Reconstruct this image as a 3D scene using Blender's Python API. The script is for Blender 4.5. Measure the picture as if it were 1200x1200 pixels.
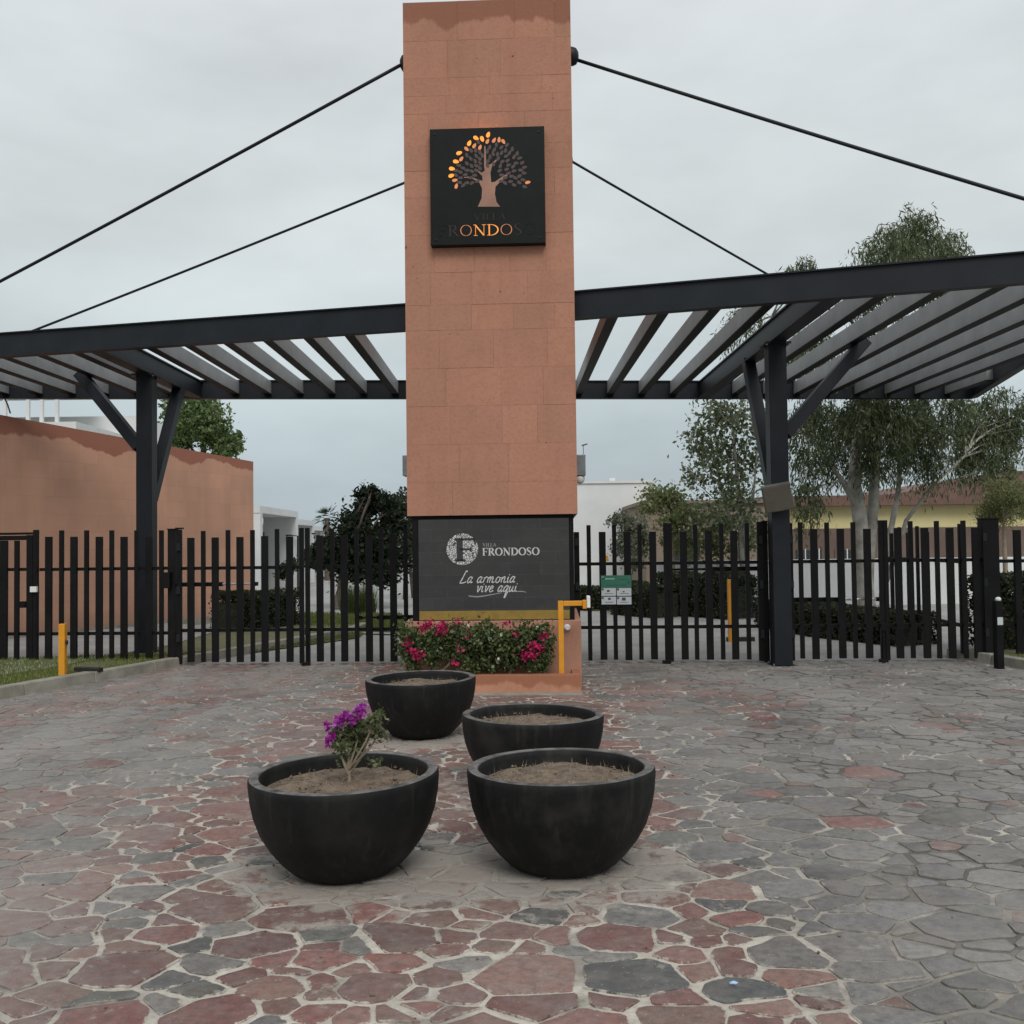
import bpy, math, random
import numpy as np
from mathutils import Vector, Matrix

for o in list(bpy.data.objects):
    bpy.data.objects.remove(o)
scene = bpy.context.scene
COL = scene.collection
random.seed(7)
RNG = np.random.default_rng(7)

# ------------------------------------------------------------------ camera
EYE = 1.55
F = 1170.0                      # focal length in photo pixels (photo 1200 x 1200)
PITCH = math.atan(38.0 / F)
ROLL = math.radians(0.70)
_f = Vector((0, math.cos(PITCH), math.sin(PITCH)))
_u0 = Vector((0, -math.sin(PITCH), math.cos(PITCH)))
_r0 = Vector((1, 0, 0))
_u = _u0 * math.cos(ROLL) + _r0 * math.sin(ROLL)
_r = _r0 * math.cos(ROLL) - _u0 * math.sin(ROLL)
cam_d = bpy.data.cameras.new('camera')
cam = bpy.data.objects.new('camera', cam_d)
COL.objects.link(cam)
cam_d.sensor_width = 36.0
cam_d.lens = 36.0 * F / 1200.0
cam_d.clip_start = 0.05
cam_d.clip_end = 5000
cam.matrix_world = Matrix(((_r.x, _u.x, -_f.x, 0), (_r.y, _u.y, -_f.y, 0), (_r.z, _u.z, -_f.z, EYE), (0, 0, 0, 1)))
scene.camera = cam

# ------------------------------------------------------------------ light
SUN_EL, SUN_AZ = math.radians(48), math.radians(168)    # azimuth clockwise from +Y
world = bpy.data.worlds.new('World')
scene.world = world
world.use_nodes = True
wn, wl = world.node_tree.nodes, world.node_tree.links
wn.clear()
w_out = wn.new('ShaderNodeOutputWorld')
sky = wn.new('ShaderNodeTexSky')
sky.sky_type = 'NISHITA'
sky.sun_disc = False
sky.sun_elevation = SUN_EL
sky.sun_rotation = SUN_AZ
sky.dust_density = 4.0
bg1 = wn.new('ShaderNodeBackground'); bg1.inputs[1].default_value = 0.08
wl.new(sky.outputs[0], bg1.inputs[0])
tc = wn.new('ShaderNodeTexCoord')
sep = wn.new('ShaderNodeSeparateXYZ'); wl.new(tc.outputs['Generated'], sep.inputs[0])
ramp = wn.new('ShaderNodeValToRGB'); wl.new(sep.outputs[2], ramp.inputs[0])
ramp.color_ramp.elements[0].position = 0.0; ramp.color_ramp.elements[0].color = (.47, .55, .59, 1)
ramp.color_ramp.elements[1].position = 0.55; ramp.color_ramp.elements[1].color = (.76, .80, .82, 1)
e = ramp.color_ramp.elements.new(0.12); e.color = (.52, .60, .63, 1)
e = ramp.color_ramp.elements.new(0.28); e.color = (.67, .725, .735, 1)
mp = wn.new('ShaderNodeMapping'); mp.inputs['Scale'].default_value = (1, 1, 2.6)
wl.new(tc.outputs['Generated'], mp.inputs[0])
nz = wn.new('ShaderNodeTexNoise'); nz.inputs['Scale'].default_value = 1.9; nz.inputs['Detail'].default_value = 5; nz.inputs['Roughness'].default_value = .55
wl.new(mp.outputs[0], nz.inputs[0])
mr = wn.new('ShaderNodeMapRange'); mr.inputs[1].default_value = .3; mr.inputs[2].default_value = .7
mr.inputs[3].default_value = .80; mr.inputs[4].default_value = 1.12
wl.new(nz.outputs[0], mr.inputs[0])
mulc = wn.new('ShaderNodeVectorMath'); mulc.operation = 'SCALE'
wl.new(ramp.outputs[0], mulc.inputs[0]); wl.new(mr.outputs[0], mulc.inputs['Scale'])
bg2 = wn.new('ShaderNodeBackground'); wl.new(mulc.outputs[0], bg2.inputs[0]); bg2.inputs[1].default_value = 1.0
wmix = wn.new('ShaderNodeMixShader'); wmix.inputs[0].default_value = .94
wl.new(bg1.outputs[0], wmix.inputs[1]); wl.new(bg2.outputs[0], wmix.inputs[2]); wl.new(wmix.outputs[0], w_out.inputs[0])

sun_d = bpy.data.lights.new('sun', 'SUN')
sun_d.energy = 1.5
sun_d.angle = math.radians(28)
sun_d.color = (1, .965, .92)
sun = bpy.data.objects.new('sun', sun_d)
COL.objects.link(sun)
sd = Vector((math.sin(SUN_AZ) * math.cos(SUN_EL), math.cos(SUN_AZ) * math.cos(SUN_EL), math.sin(SUN_EL)))
sun.rotation_euler = sd.to_track_quat('Z', 'Y').to_euler()
sun.location = sd * 60

vs = scene.view_settings
vs.view_transform = 'Standard'; vs.look = 'None'; vs.exposure = 0.06; vs.gamma = 1.0
vs.use_curve_mapping = False
scene.render.engine = 'CYCLES'
scene.render.resolution_x = scene.render.resolution_y = 1024

# ------------------------------------------------------------------ pixel helpers
EYEV = Vector((0, 0, EYE))
def ray(x, y):
    return _f + _r * ((x - 600.0) / F) + _u * ((600.0 - y) / F)
def G(x, y, z=0.0):                       # on the horizontal plane Z = z
    d = ray(x, y); return EYEV + d * ((z - EYE) / d.z)
def D(x, y, dep):                         # at depth Y = dep
    d = ray(x, y); return EYEV + d * (dep / d.y)
def PL(x, y, p, q):                       # on the vertical plane through the plan points p, q
    d = ray(x, y); nx, ny = -(q[1] - p[1]), q[0] - p[0]
    t = (nx * p[0] + ny * p[1]) / (nx * d.x + ny * d.y)
    return EYEV + d * t

# ------------------------------------------------------------------ mesh helpers
class MB:
    def __init__(self):
        self.v = []; self.f = []; self.c = None
    def quadbox(self, base, top):          # four base points, four top points (ccw seen from above)
        n = len(self.v); self.v += [tuple(p) for p in base] + [tuple(p) for p in top]
        self.f += [(n+3, n+2, n+1, n), (n+4, n+5, n+6, n+7)]
        for i in range(4):
            j = (i + 1) % 4
            self.f.append((n+i, n+j, n+4+j, n+4+i))
        return self
    def box(self, x0, x1, y0, y1, z0, z1):
        return self.quadbox([(x0,y0,z0),(x1,y0,z0),(x1,y1,z0),(x0,y1,z0)], [(x0,y0,z1),(x1,y0,z1),(x1,y1,z1),(x0,y1,z1)])
    def bar(self, a, b, w, h, up=(0,0,1)):  # rectangular bar between two points
        a, b = Vector(a), Vector(b); t = (b - a).normalized(); up = Vector(up)
        if abs(t.dot(up)) > .99: up = Vector((0,1,0))
        s = t.cross(up).normalized(); n = s.cross(t)
        o = [s*(-w/2)+n*(-h/2), s*(w/2)+n*(-h/2), s*(w/2)+n*(h/2), s*(-w/2)+n*(h/2)]
        return self.quadbox([a + k for k in o][::-1], [b + k for k in o][::-1])
    def tube(self, pts, rad, seg=8, cap=True):
        pts = [Vector(p) for p in pts]
        rad = rad if isinstance(rad, (list, tuple)) else [rad] * len(pts)
        n0 = len(self.v); up = Vector((.31, .17, .93))
        for i, p in enumerate(pts):
            t = (pts[min(i+1, len(pts)-1)] - pts[max(i-1, 0)]).normalized()
            s = t.cross(up)
            if s.length < .05: s = t.cross(Vector((1,0,0)))
            s.normalize(); n = s.cross(t)
            for k in range(seg):
                a = 2*math.pi*k/seg
                self.v.append(tuple(p + (s*math.cos(a) + n*math.sin(a)) * rad[i]))
        for i in range(len(pts)-1):
            for k in range(seg):
                k2 = (k+1) % seg; a = n0+i*seg
                self.f.append((a+k2, a+k, a+seg+k, a+seg+k2))
        if cap:
            self.f.append(tuple(n0+k for k in range(seg)))
            self.f.append(tuple(n0+(len(pts)-1)*seg+k for k in reversed(range(seg))))
        return self
    def lathe(self, prof, c=(0,0,0), seg=64, wob=0.0):
        n0 = len(self.v); m = len(prof)
        for k in range(seg):
            a = 2*math.pi*k/seg
            w = 1 + wob*math.sin(3*a+.5) + wob*.6*math.sin(7*a)
            for r, z in prof:
                self.v.append((c[0]+r*w*math.cos(a), c[1]+r*w*math.sin(a), c[2]+z))
        for k in range(seg):
            k2 = (k+1) % seg
            for j in range(m-1):
                self.f.append((n0+k*m+j, n0+k2*m+j, n0+k2*m+j+1, n0+k*m+j+1))
        return self
    def prism(self, poly, z0, z1):          # polygon in XY (ccw) extruded
        n = len(self.v); m = len(poly)
        self.v += [(p[0], p[1], z0) for p in poly] + [(p[0], p[1], z1) for p in poly]
        self.f.append(tuple(n+m+i for i in range(m))); self.f.append(tuple(n+i for i in reversed(range(m))))
        for i in range(m):
            j = (i+1) % m; self.f.append((n+i, n+j, n+m+j, n+m+i))
        return self
    def build(self, name, mat, parent=None, smooth=False, bevel=0):
        me = bpy.data.meshes.new(name); me.from_pydata(self.v, [], self.f); me.update()
        return link(name, me, mat, parent, smooth, bevel)

def link(name, me, mat, parent=None, smooth=False, bevel=0):
    if mat is not None and not me.materials: me.materials.append(mat)
    if smooth:
        for p in me.polygons: p.use_smooth = True
    o = bpy.data.objects.new(name, me); COL.objects.link(o)
    if parent is not None:
        o.parent = parent
        o.location = -Vector(parent['_w']) if '_w' in parent else (0,0,0)
    if bevel:
        m = o.modifiers.new('bevel', 'BEVEL'); m.width = bevel; m.segments = 2; m.limit_method = 'ANGLE'
    return o

def tag(o, label=None, cat=None, group=None, kind=None):
    if label: o['label'] = label
    if cat: o['category'] = cat
    if group: o['group'] = group
    if kind: o['kind'] = kind
    return o
def thing(name, label, cat, loc=(0,0,0), group=None):
    o = bpy.data.objects.new(name, None); COL.objects.link(o)
    o.location = loc; o['_w'] = tuple(loc); o.empty_display_size = .2
    return tag(o, label, cat, group)

def set_col(me, cols):                     # cols: per vertex rgb (n,3)
    a = me.color_attributes.new('Col', 'FLOAT_COLOR', 'POINT')
    cols = np.asarray(cols); c = np.ones((len(me.vertices), 4), dtype=np.float32); c[:, :cols.shape[1]] = cols
    a.data.foreach_set('color', c.ravel())

# ------------------------------------------------------------------ materials
def new_mat(name):
    m = bpy.data.materials.new(name); m.use_nodes = True
    nt = m.node_tree; b = nt.nodes['Principled BSDF']
    return m, nt, b
def N(nt, t, **kw):
    n = nt.nodes.new(t)
    for k, v in kw.items():
        if k.startswith('i_'): n.inputs[k[2:]].default_value = v
        else: setattr(n, k, v)
    return n
def noise(nt, scale, detail=4, vec=None, rough=.55):
    n = N(nt, 'ShaderNodeTexNoise'); n.inputs['Scale'].default_value = scale
    n.inputs['Detail'].default_value = detail; n.inputs['Roughness'].default_value = rough
    if vec is not None: nt.links.new(vec, n.inputs['Vector'])
    return n.outputs['Fac']
def ramp2(nt, fac, lo, hi, a=0., b=1.):
    n = N(nt, 'ShaderNodeMapRange'); n.inputs[1].default_value = lo; n.inputs[2].default_value = hi
    n.inputs[3].default_value = a; n.inputs[4].default_value = b
    nt.links.new(fac, n.inputs[0]); return n.outputs[0]
def mix(nt, fac, a, b, blend='MIX'):
    n = N(nt, 'ShaderNodeMix', data_type='RGBA', blend_type=blend)
    for s, v in ((n.inputs[0], fac), (n.inputs[6], a), (n.inputs[7], b)):
        if isinstance(v, (int, float)): s.default_value = v
        elif isinstance(v, tuple): s.default_value = (*v, 1) if len(v) == 3 else v
        else: nt.links.new(v, s)
    return n.outputs[2]
def math_(nt, op, a, b=0.):
    n = N(nt, 'ShaderNodeMath', operation=op)
    for s, v in ((n.inputs[0], a), (n.inputs[1], b)):
        if isinstance(v, (int, float)): s.default_value = v
        else: nt.links.new(v, s)
    return n.outputs[0]
def bump(nt, b, h, strength=.3, dist=.01):
    n = N(nt, 'ShaderNodeBump'); n.inputs['Strength'].default_value = strength; n.inputs['Distance'].default_value = dist
    nt.links.new(h, n.inputs['Height']); nt.links.new(n.outputs[0], b.inputs['Normal'])
def pos(nt, scale=None):
    g = N(nt, 'ShaderNodeNewGeometry').outputs['Position']
    if scale:
        m = N(nt, 'ShaderNodeMapping'); m.inputs['Scale'].default_value = scale
        nt.links.new(g, m.inputs[0]); return m.outputs[0]
    return g

def simple(name, c1, c2, scale=8, rough=.6, bmp=.15, metal=0., spec=.5, bscale=None):
    m, nt, b = new_mat(name); p = pos(nt)
    n = noise(nt, scale, 5, p)
    nt.links.new(mix(nt, ramp2(nt, n, .3, .7), c1, c2), b.inputs['Base Color'])
    b.inputs['Roughness'].default_value = rough; b.inputs['Metallic'].default_value = metal
    b.inputs['Specular IOR Level'].default_value = spec
    if bmp: bump(nt, b, noise(nt, bscale or scale*6, 4, p), bmp, .005)
    return m

M = {}
M['steel'] = simple('black painted steel', (.009,.0115,.016), (.015,.018,.024), 3, .5, .05, spec=.25, bscale=40)
M['gate'] = simple('black gate paint', (.006,.0056,.006), (.011,.010,.0105), 4, .55, .05, spec=.14, bscale=60)
M['rafter'] = simple('lit rafter grey', (.24,.25,.255), (.33,.335,.34), 3, .5, .05, bscale=40)  # light falling on the rafter sides is put into this paler grey
M['white'] = simple('white plaster', (.62,.635,.63), (.72,.73,.725), 1.2, .85, .1)
M['whitebox'] = simple('white plastic', (.7,.7,.68), (.78,.78,.76), 5, .4, 0)
M['yellow'] = simple('yellow post paint', (.62,.25,.012), (.72,.32,.02), 6, .45, .05)
M['yellowwall'] = simple('cream yellow render', (.60,.52,.26), (.68,.60,.32), 1.5, .85, .05)
M['brownwall'] = simple('dull brown render', (.13,.088,.072), (.18,.13,.105), 1.5, .85, .1)
M['tan'] = simple('tan render', (.20,.15,.115), (.26,.20,.155), 2, .85, .1)
M['roof'] = simple('red brown roof', (.13,.072,.058), (.18,.105,.085), 3, .8, .1)
M['concrete'] = simple('kerb concrete', (.20,.19,.155), (.33,.32,.27), 5, .85, .3, bscale=50)
M['asphalt'] = simple('pale road', (.26,.255,.25), (.36,.355,.345), 1.4, .9, .2, bscale=60)
M['verge'] = simple('verge soil', (.09,.10,.04), (.16,.15,.08), 4, .95, .3)
M['terrain'] = simple('far ground', (.14,.14,.10), (.20,.19,.15), .2, .95, 0)
M['dark'] = simple('dark rubber', (.012,.012,.012), (.02,.02,.02), 6, .5, .1)
M['glass'] = simple('dark window glass', (.03,.035,.04), (.05,.055,.06), 2, .12, 0)
M['lamp'] = simple('grey brown lamp cover', (.115,.105,.085), (.15,.14,.115), 6, .45, .05)
M['galv'] = simple('grey metal', (.22,.23,.24), (.32,.33,.34), 10, .35, .05, metal=.6)
M['chrome'] = simple('bright rod', (.6,.6,.6), (.7,.7,.7), 10, .25, 0, metal=.6)
M['bark_pale'] = simple('pale bark', (.20,.19,.165), (.46,.44,.40), 5, .85, .3, bscale=20)
M['bark'] = simple('grey brown bark', (.07,.055,.042), (.15,.12,.095), 8, .9, .5, bscale=30)
M['twig'] = simple('pale twig', (.22,.17,.12), (.32,.26,.19), 10, .8, .2)
M['print'] = simple('pale print', (.50,.50,.49), (.62,.62,.61), 60, .6, 0)
M['print_dim'] = simple('dim pale print', (.26,.26,.26), (.34,.34,.34), 60, .6, 0)
M['panel_dark'] = simple('dark print', (.024,.024,.025), (.034,.034,.035), 30, .6, 0)
M['sign_green'] = simple('green sign print', (.028,.15,.095), (.04,.18,.115), 12, .4, 0)
M['sign_dkgreen'] = simple('dark green print', (.012,.075,.05), (.016,.085,.055), 12, .4, 0)
M['sign_white'] = simple('white sign print', (.50,.54,.56), (.56,.60,.62), 12, .4, 0)
M['sign_ltgreen'] = simple('pale green print', (.22,.42,.34), (.28,.48,.40), 12, .4, 0)
M['sign_ink'] = simple('grey sign ink', (.05,.055,.07), (.08,.085,.10), 12, .5, 0)
M['gold'] = simple('mustard stripe', (.22,.14,.025), (.31,.20,.035), 9, .6, 0)
M['litter'] = simple('blue wrapper', (.12,.28,.62), (.5,.65,.85), 80, .3, .2)

POTS = [('planted', D(405, 905, 4.83)), ('bare', D(658, 906, 4.86)), ('far', D(494, 801, 8.2)), ('mid', D(623, 838, 6.42))]
def dust_fac(nt, p, sx):
    """trodden pale dust, in drifts running along the lanes, heavier off the relaid strip"""
    lane = math_(nt, 'MAXIMUM', ramp2(nt, sx.outputs[0], -1.3, -2.6), ramp2(nt, sx.outputs[0], .7, 2.2, 0, .7))
    d = ramp2(nt, noise(nt, 1.0, 5, pos(nt, (1.1, .42, 1))), .33, .62, 0, .68)
    d = math_(nt, 'MULTIPLY', d, ramp2(nt, lane, 0, 1, .36, 1.35))
    return math_(nt, 'MULTIPLY', d, ramp2(nt, noise(nt, 14, 6, p, .65), .3, .7, .55, 1.))
def pot_smear(nt, p):
    """mortar smeared over the paving, thickest where the pots were set down"""
    sm = noise(nt, 5.5, 8, p, .7)
    for key, q in POTS:
        vm = N(nt, 'ShaderNodeVectorMath', operation='DISTANCE'); nt.links.new(pos(nt), vm.inputs[0]); vm.inputs[1].default_value = (q.x+.05, q.y-.05, 0)
        sm = math_(nt, 'ADD', sm, ramp2(nt, vm.outputs['Value'], .28, .85, .27, 0.))
    return ramp2(nt, sm, .60, .70, 0, .8)
def mortar_col(nt, p, sx):
    c = mix(nt, ramp2(nt, noise(nt, 5, 6, p), .3, .7), (.60,.56,.49), (.42,.385,.335))
    c = mix(nt, ramp2(nt, noise(nt, 30, 5, p), .45, .75, 0, .45), c, (.22,.20,.17))
    c = mix(nt, ramp2(nt, noise(nt, 2.1, 5, p, .6), .54, .62, 0, .7), c, (.20,.175,.155))
    # old, dirty joints away from the relaid strip
    zone = ramp2(nt, sx.outputs[0], .75, 1.9)
    zl = ramp2(nt, sx.outputs[0], -2.2, -3.2)
    z = math_(nt, 'MAXIMUM', zone, math_(nt, 'MULTIPLY', zl, .8))
    z = math_(nt, 'MULTIPLY', z, ramp2(nt, noise(nt, 1.6, 4, p), .36, .54))
    c = mix(nt, math_(nt, 'MULTIPLY', z, .92), c, (.085,.078,.07))
    g = ramp2(nt, noise(nt, 2.3, 5, p), .58, .68, 0, .7)
    c = mix(nt, g, c, (.14,.13,.10))
    c = mix(nt, math_(nt, 'MULTIPLY', dust_fac(nt, p, sx), ramp2(nt, sx.outputs[0], -.5, .9, 1., .35)), c, (.285,.268,.25))
    return mix(nt, pot_smear(nt, p), c, (.34,.315,.28))
def stone_mat():
    m, nt, b = new_mat('flagstone'); p = pos(nt)
    atn = N(nt, 'ShaderNodeAttribute', attribute_name='Col'); at = atn.outputs['Color']
    sx = N(nt, 'ShaderNodeSeparateXYZ'); nt.links.new(pos(nt), sx.inputs[0])
    c = mix(nt, ramp2(nt, noise(nt, 7, 7, p, .65), .32, .72, .0, .45), at, (.27,.25,.235))
    c = mix(nt, ramp2(nt, noise(nt, 26, 7, p, .7), .42, .68, .0, .55), c, (.055,.046,.044))
    c = mix(nt, ramp2(nt, noise(nt, 3.2, 4, p), .55, .75, 0, .35), c, (.24,.17,.12))
    c = mix(nt, dust_fac(nt, p, sx), c, (.30,.285,.268))
    mc = mortar_col(nt, p, sx)
    c = mix(nt, pot_smear(nt, p), c, (.34,.315,.28))
    # mortar lapping unevenly over the edges of each stone
    ed = math_(nt, 'ADD', atn.outputs['Alpha'], ramp2(nt, noise(nt, 16, 7, p, .7), .25, .75, -.62, .62))
    c = mix(nt, ramp2(nt, ed, .92, 1.12, 0, .9), c, mc)
    sp = ramp2(nt, noise(nt, 70, 3, p), .66, .74, 0, .5)
    c = mix(nt, sp, c, (.42,.39,.35))
    nt.links.new(c, b.inputs['Base Color'])
    nt.links.new(ramp2(nt, noise(nt, 6, 3, p), .3, .7, .62, .9), b.inputs['Roughness'])
    b.inputs['Specular IOR Level'].default_value = .25
    h = math_(nt, 'ADD', noise(nt, 18, 7, p, .65), math_(nt, 'MULTIPLY', noise(nt, 110, 4, p), .3))
    bump(nt, b, h, .7, .014)
    return m
M['stone'] = stone_mat()

def mortar_mat():
    m, nt, b = new_mat('mortar'); p = pos(nt)
    sx = N(nt, 'ShaderNodeSeparateXYZ'); nt.links.new(pos(nt), sx.inputs[0])
    nt.links.new(mortar_col(nt, p, sx), b.inputs['Base Color']); b.inputs['Roughness'].default_value = .92
    b.inputs['Specular IOR Level'].default_value = .2
    bump(nt, b, noise(nt, 50, 6, p, .65), .7, .012)
    return m
M['mortar'] = mortar_mat()

def terracotta(name, base, dark, top=None):
    """Tinted quarry stone; stained darker along the coping with a ragged lower edge."""
    m, nt, b = new_mat(name); p = pos(nt)
    oi = N(nt, 'ShaderNodeObjectInfo').outputs['Random']
    c = mix(nt, ramp2(nt, noise(nt, 1.7, 5, p), .3, .7), base, tuple(k*.84 for k in base))
    c = mix(nt, ramp2(nt, oi, 0, .5, .55, 0), c, tuple(k*.84+.012 for k in base))
    c = mix(nt, ramp2(nt, oi, .6, 1, 0, .5), c, tuple(k*1.08 for k in base))
    c = mix(nt, ramp2(nt, noise(nt, 26, 5, p), .45, .75, 0, .3), c, dark)
    pits = ramp2(nt, noise(nt, 11, 2, p), .745, .765, 0, .75)
    c = mix(nt, pits, c, (.07,.035,.025))
    runs = ramp2(nt, noise(nt, 3.0, 5, pos(nt, (1.6, 1.6, .18))), .5, .75, 0, .22)
    c = mix(nt, runs, c, dark)
    if top is not None:
        sx = N(nt, 'ShaderNodeSeparateXYZ'); nt.links.new(p, sx.inputs[0])
        edge = math_(nt, 'ADD', sx.outputs[2], ramp2(nt, noise(nt, 2.2, 5, pos(nt, (1,1,.3))), .3, .7, -.14, .14))
        st = ramp2(nt, edge, top-.02, top+.02, 0, .78)
        c = mix(nt, st, c, dark)
    nt.links.new(c, b.inputs['Base Color']); b.inputs['Roughness'].default_value = .85
    b.inputs['Specular IOR Level'].default_value = .3
    h = math_(nt, 'ADD', noise(nt, 45, 6, p), math_(nt, 'MULTIPLY', noise(nt, 12, 3, p), .6))
    bump(nt, b, h, .3, .01)
    return m
TB, TD = (.45,.222,.150), (.25,.10,.062)
M['terra'] = terracotta('terracotta stone', TB, TD, 7.37)
M['terra_wall'] = terracotta('terracotta wall', (.45,.235,.155), (.22,.085,.055))
M['terra_kerb'] = terracotta('terracotta planter', (.50,.25,.165), (.30,.115,.06), .13)
M['terra_ped'] = terracotta('terracotta pedestal', (.47,.245,.17), (.28,.115,.07))

def WALLUV(nt, p):                       # along the wall, up the wall
    a, b = G(297.5, 725), G(48, 751); d = (b-a).normalized()
    q = N(nt, 'ShaderNodeVectorMath', operation='DOT_PRODUCT'); nt.links.new(p, q.inputs[0]); q.inputs[1].default_value = (d.x, d.y, 0)
    sz = N(nt, 'ShaderNodeSeparateXYZ'); nt.links.new(p, sz.inputs[0])
    cb = N(nt, 'ShaderNodeCombineXYZ'); nt.links.new(q.outputs['Value'], cb.inputs[0]); nt.links.new(sz.outputs[2], cb.inputs[1])
    return cb.outputs[0]
def wall_mat():
    m, nt, b = new_mat('terracotta block wall'); p = pos(nt)
    tcn = N(nt, 'ShaderNodeTexCoord').outputs['Generated']
    sg = N(nt, 'ShaderNodeSeparateXYZ'); nt.links.new(tcn, sg.inputs[0])
    at = N(nt, 'ShaderNodeAttribute', attribute_name='Col')
    sc = N(nt, 'ShaderNodeSeparateColor'); nt.links.new(at.outputs['Color'], sc.inputs[0])
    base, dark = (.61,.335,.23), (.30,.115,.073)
    c = mix(nt, ramp2(nt, noise(nt, .9, 5, p), .3, .7), base, tuple(k*.78+.012 for k in base))
    runs = ramp2(nt, noise(nt, 1.3, 5, pos(nt, (1.2, 1.2, .15))), .45, .75, 0, .28)
    c = mix(nt, runs, c, (.20,.13,.09))
    bk = N(nt, 'ShaderNodeTexBrick'); bk.inputs['Scale'].default_value = 1.; bk.inputs['Brick Width'].default_value = .62; bk.inputs['Row Height'].default_value = .31
    bk.inputs['Mortar Size'].default_value = .004; bk.inputs['Color1'].default_value = (.93,.93,.93,1); bk.inputs['Color2'].default_value = (1.05,1.04,1.03,1); bk.inputs['Mortar'].default_value = (.86,.84,.82,1)
    nt.links.new(WALLUV(nt, p), bk.inputs['Vector'])
    c = mix(nt, .8, c, bk.outputs['Color'], 'MULTIPLY')
    foot_tone = ramp2(nt, math_(nt, 'ADD', sc.outputs[0], ramp2(nt, noise(nt, 1.5, 5, p), .3, .7, -.05, .05)), .16, .03, 0, .45)  # wall colour darkens towards the foot, with a ragged edge
    c = mix(nt, foot_tone, c, (.20,.15,.12))
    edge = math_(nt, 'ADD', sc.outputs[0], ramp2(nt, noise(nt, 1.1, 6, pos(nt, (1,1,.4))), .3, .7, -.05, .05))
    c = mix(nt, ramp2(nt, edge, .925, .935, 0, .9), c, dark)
    nt.links.new(c, b.inputs['Base Color']); b.inputs['Roughness'].default_value = .88
    bump(nt, b, noise(nt, 30, 6, p), .3, .01)
    return m
M['wallblock'] = wall_mat()

def pot_mat():
    m, nt, b = new_mat('black pot'); p = pos(nt)
    c = mix(nt, ramp2(nt, noise(nt, 4, 5, p), .3, .7), (.0065,.0066,.0068), (.011,.011,.0112))
    st = ramp2(nt, noise(nt, 9, 5, pos(nt, (2.2, 2.2, .22))), .56, .80, 0, .35)
    c = mix(nt, st, c, (.06,.057,.052))
    oi = N(nt, 'ShaderNodeObjectInfo').outputs['Random']
    du = math_(nt, 'MULTIPLY', ramp2(nt, noise(nt, 3.2, 6, p, .65), .48, .68), ramp2(nt, oi, 0, 1, .15, .5))
    c = mix(nt, du, c, (.055,.052,.048))
    ch = ramp2(nt, noise(nt, 16, 6, p, .7), .69, .73, 0, .35)
    c = mix(nt, ch, c, (.08,.078,.072))
    sx = N(nt, 'ShaderNodeNewGeometry').outputs['Normal']
    sz = N(nt, 'ShaderNodeSeparateXYZ'); nt.links.new(sx, sz.inputs[0])
    c = mix(nt, math_(nt, 'MULTIPLY', ramp2(nt, sz.outputs[2], .5, .95, 0, .75), ramp2(nt, noise(nt, 12, 5, p), .25, .6)), c, (.22,.21,.20))
    nt.links.new(c, b.inputs['Base Color'])
    nt.links.new(ramp2(nt, noise(nt, 7, 4, p), .3, .7, .5, .75), b.inputs['Roughness'])
    b.inputs['Specular IOR Level'].default_value = .18
    bump(nt, b, noise(nt, 45, 5, p), .2, .006)
    return m
M['pot'] = pot_mat()
def soil_mat():
    m, nt, b = new_mat('dry soil'); p = pos(nt)
    c = mix(nt, ramp2(nt, noise(nt, 16, 6, p), .32, .66), (.115,.08,.056), (.235,.18,.13))
    c = mix(nt, ramp2(nt, noise(nt, 60, 5, p), .58, .68, 0, .8), c, (.05,.036,.026))
    c = mix(nt, ramp2(nt, noise(nt, 90, 3, p), .64, .72, 0, .7), c, (.42,.36,.26))
    nt.links.new(c, b.inputs['Base Color']); b.inputs['Roughness'].default_value = .95
    bump(nt, b, noise(nt, 70, 6, p), .9, .02)
    return m
M['soil'] = soil_mat()

def leaf_mat(name, tint=(1,1,1), trans=.35):
    m, nt, b = new_mat(name)
    at = N(nt, 'ShaderNodeAttribute', attribute_name='Col').outputs['Color']
    c = mix(nt, 1., at, tint, 'MULTIPLY')
    nt.links.new(c, b.inputs['Base Color']); b.inputs['Roughness'].default_value = .6
    b.inputs['Specular IOR Level'].default_value = .25
    t = N(nt, 'ShaderNodeBsdfTranslucent'); nt.links.new(c, t.inputs[0])
    mx = N(nt, 'ShaderNodeMixShader'); mx.inputs[0].default_value = trans
    out = nt.nodes['Material Output']
    nt.links.new(b.outputs[0], mx.inputs[1]); nt.links.new(t.outputs[0], mx.inputs[2]); nt.links.new(mx.outputs[0], out.inputs[0])
    return m
M['leaf'] = leaf_mat('leaves')
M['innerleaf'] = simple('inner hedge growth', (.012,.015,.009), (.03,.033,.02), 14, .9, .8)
M['grass'] = leaf_mat('grass blades', trans=.25)

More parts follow.
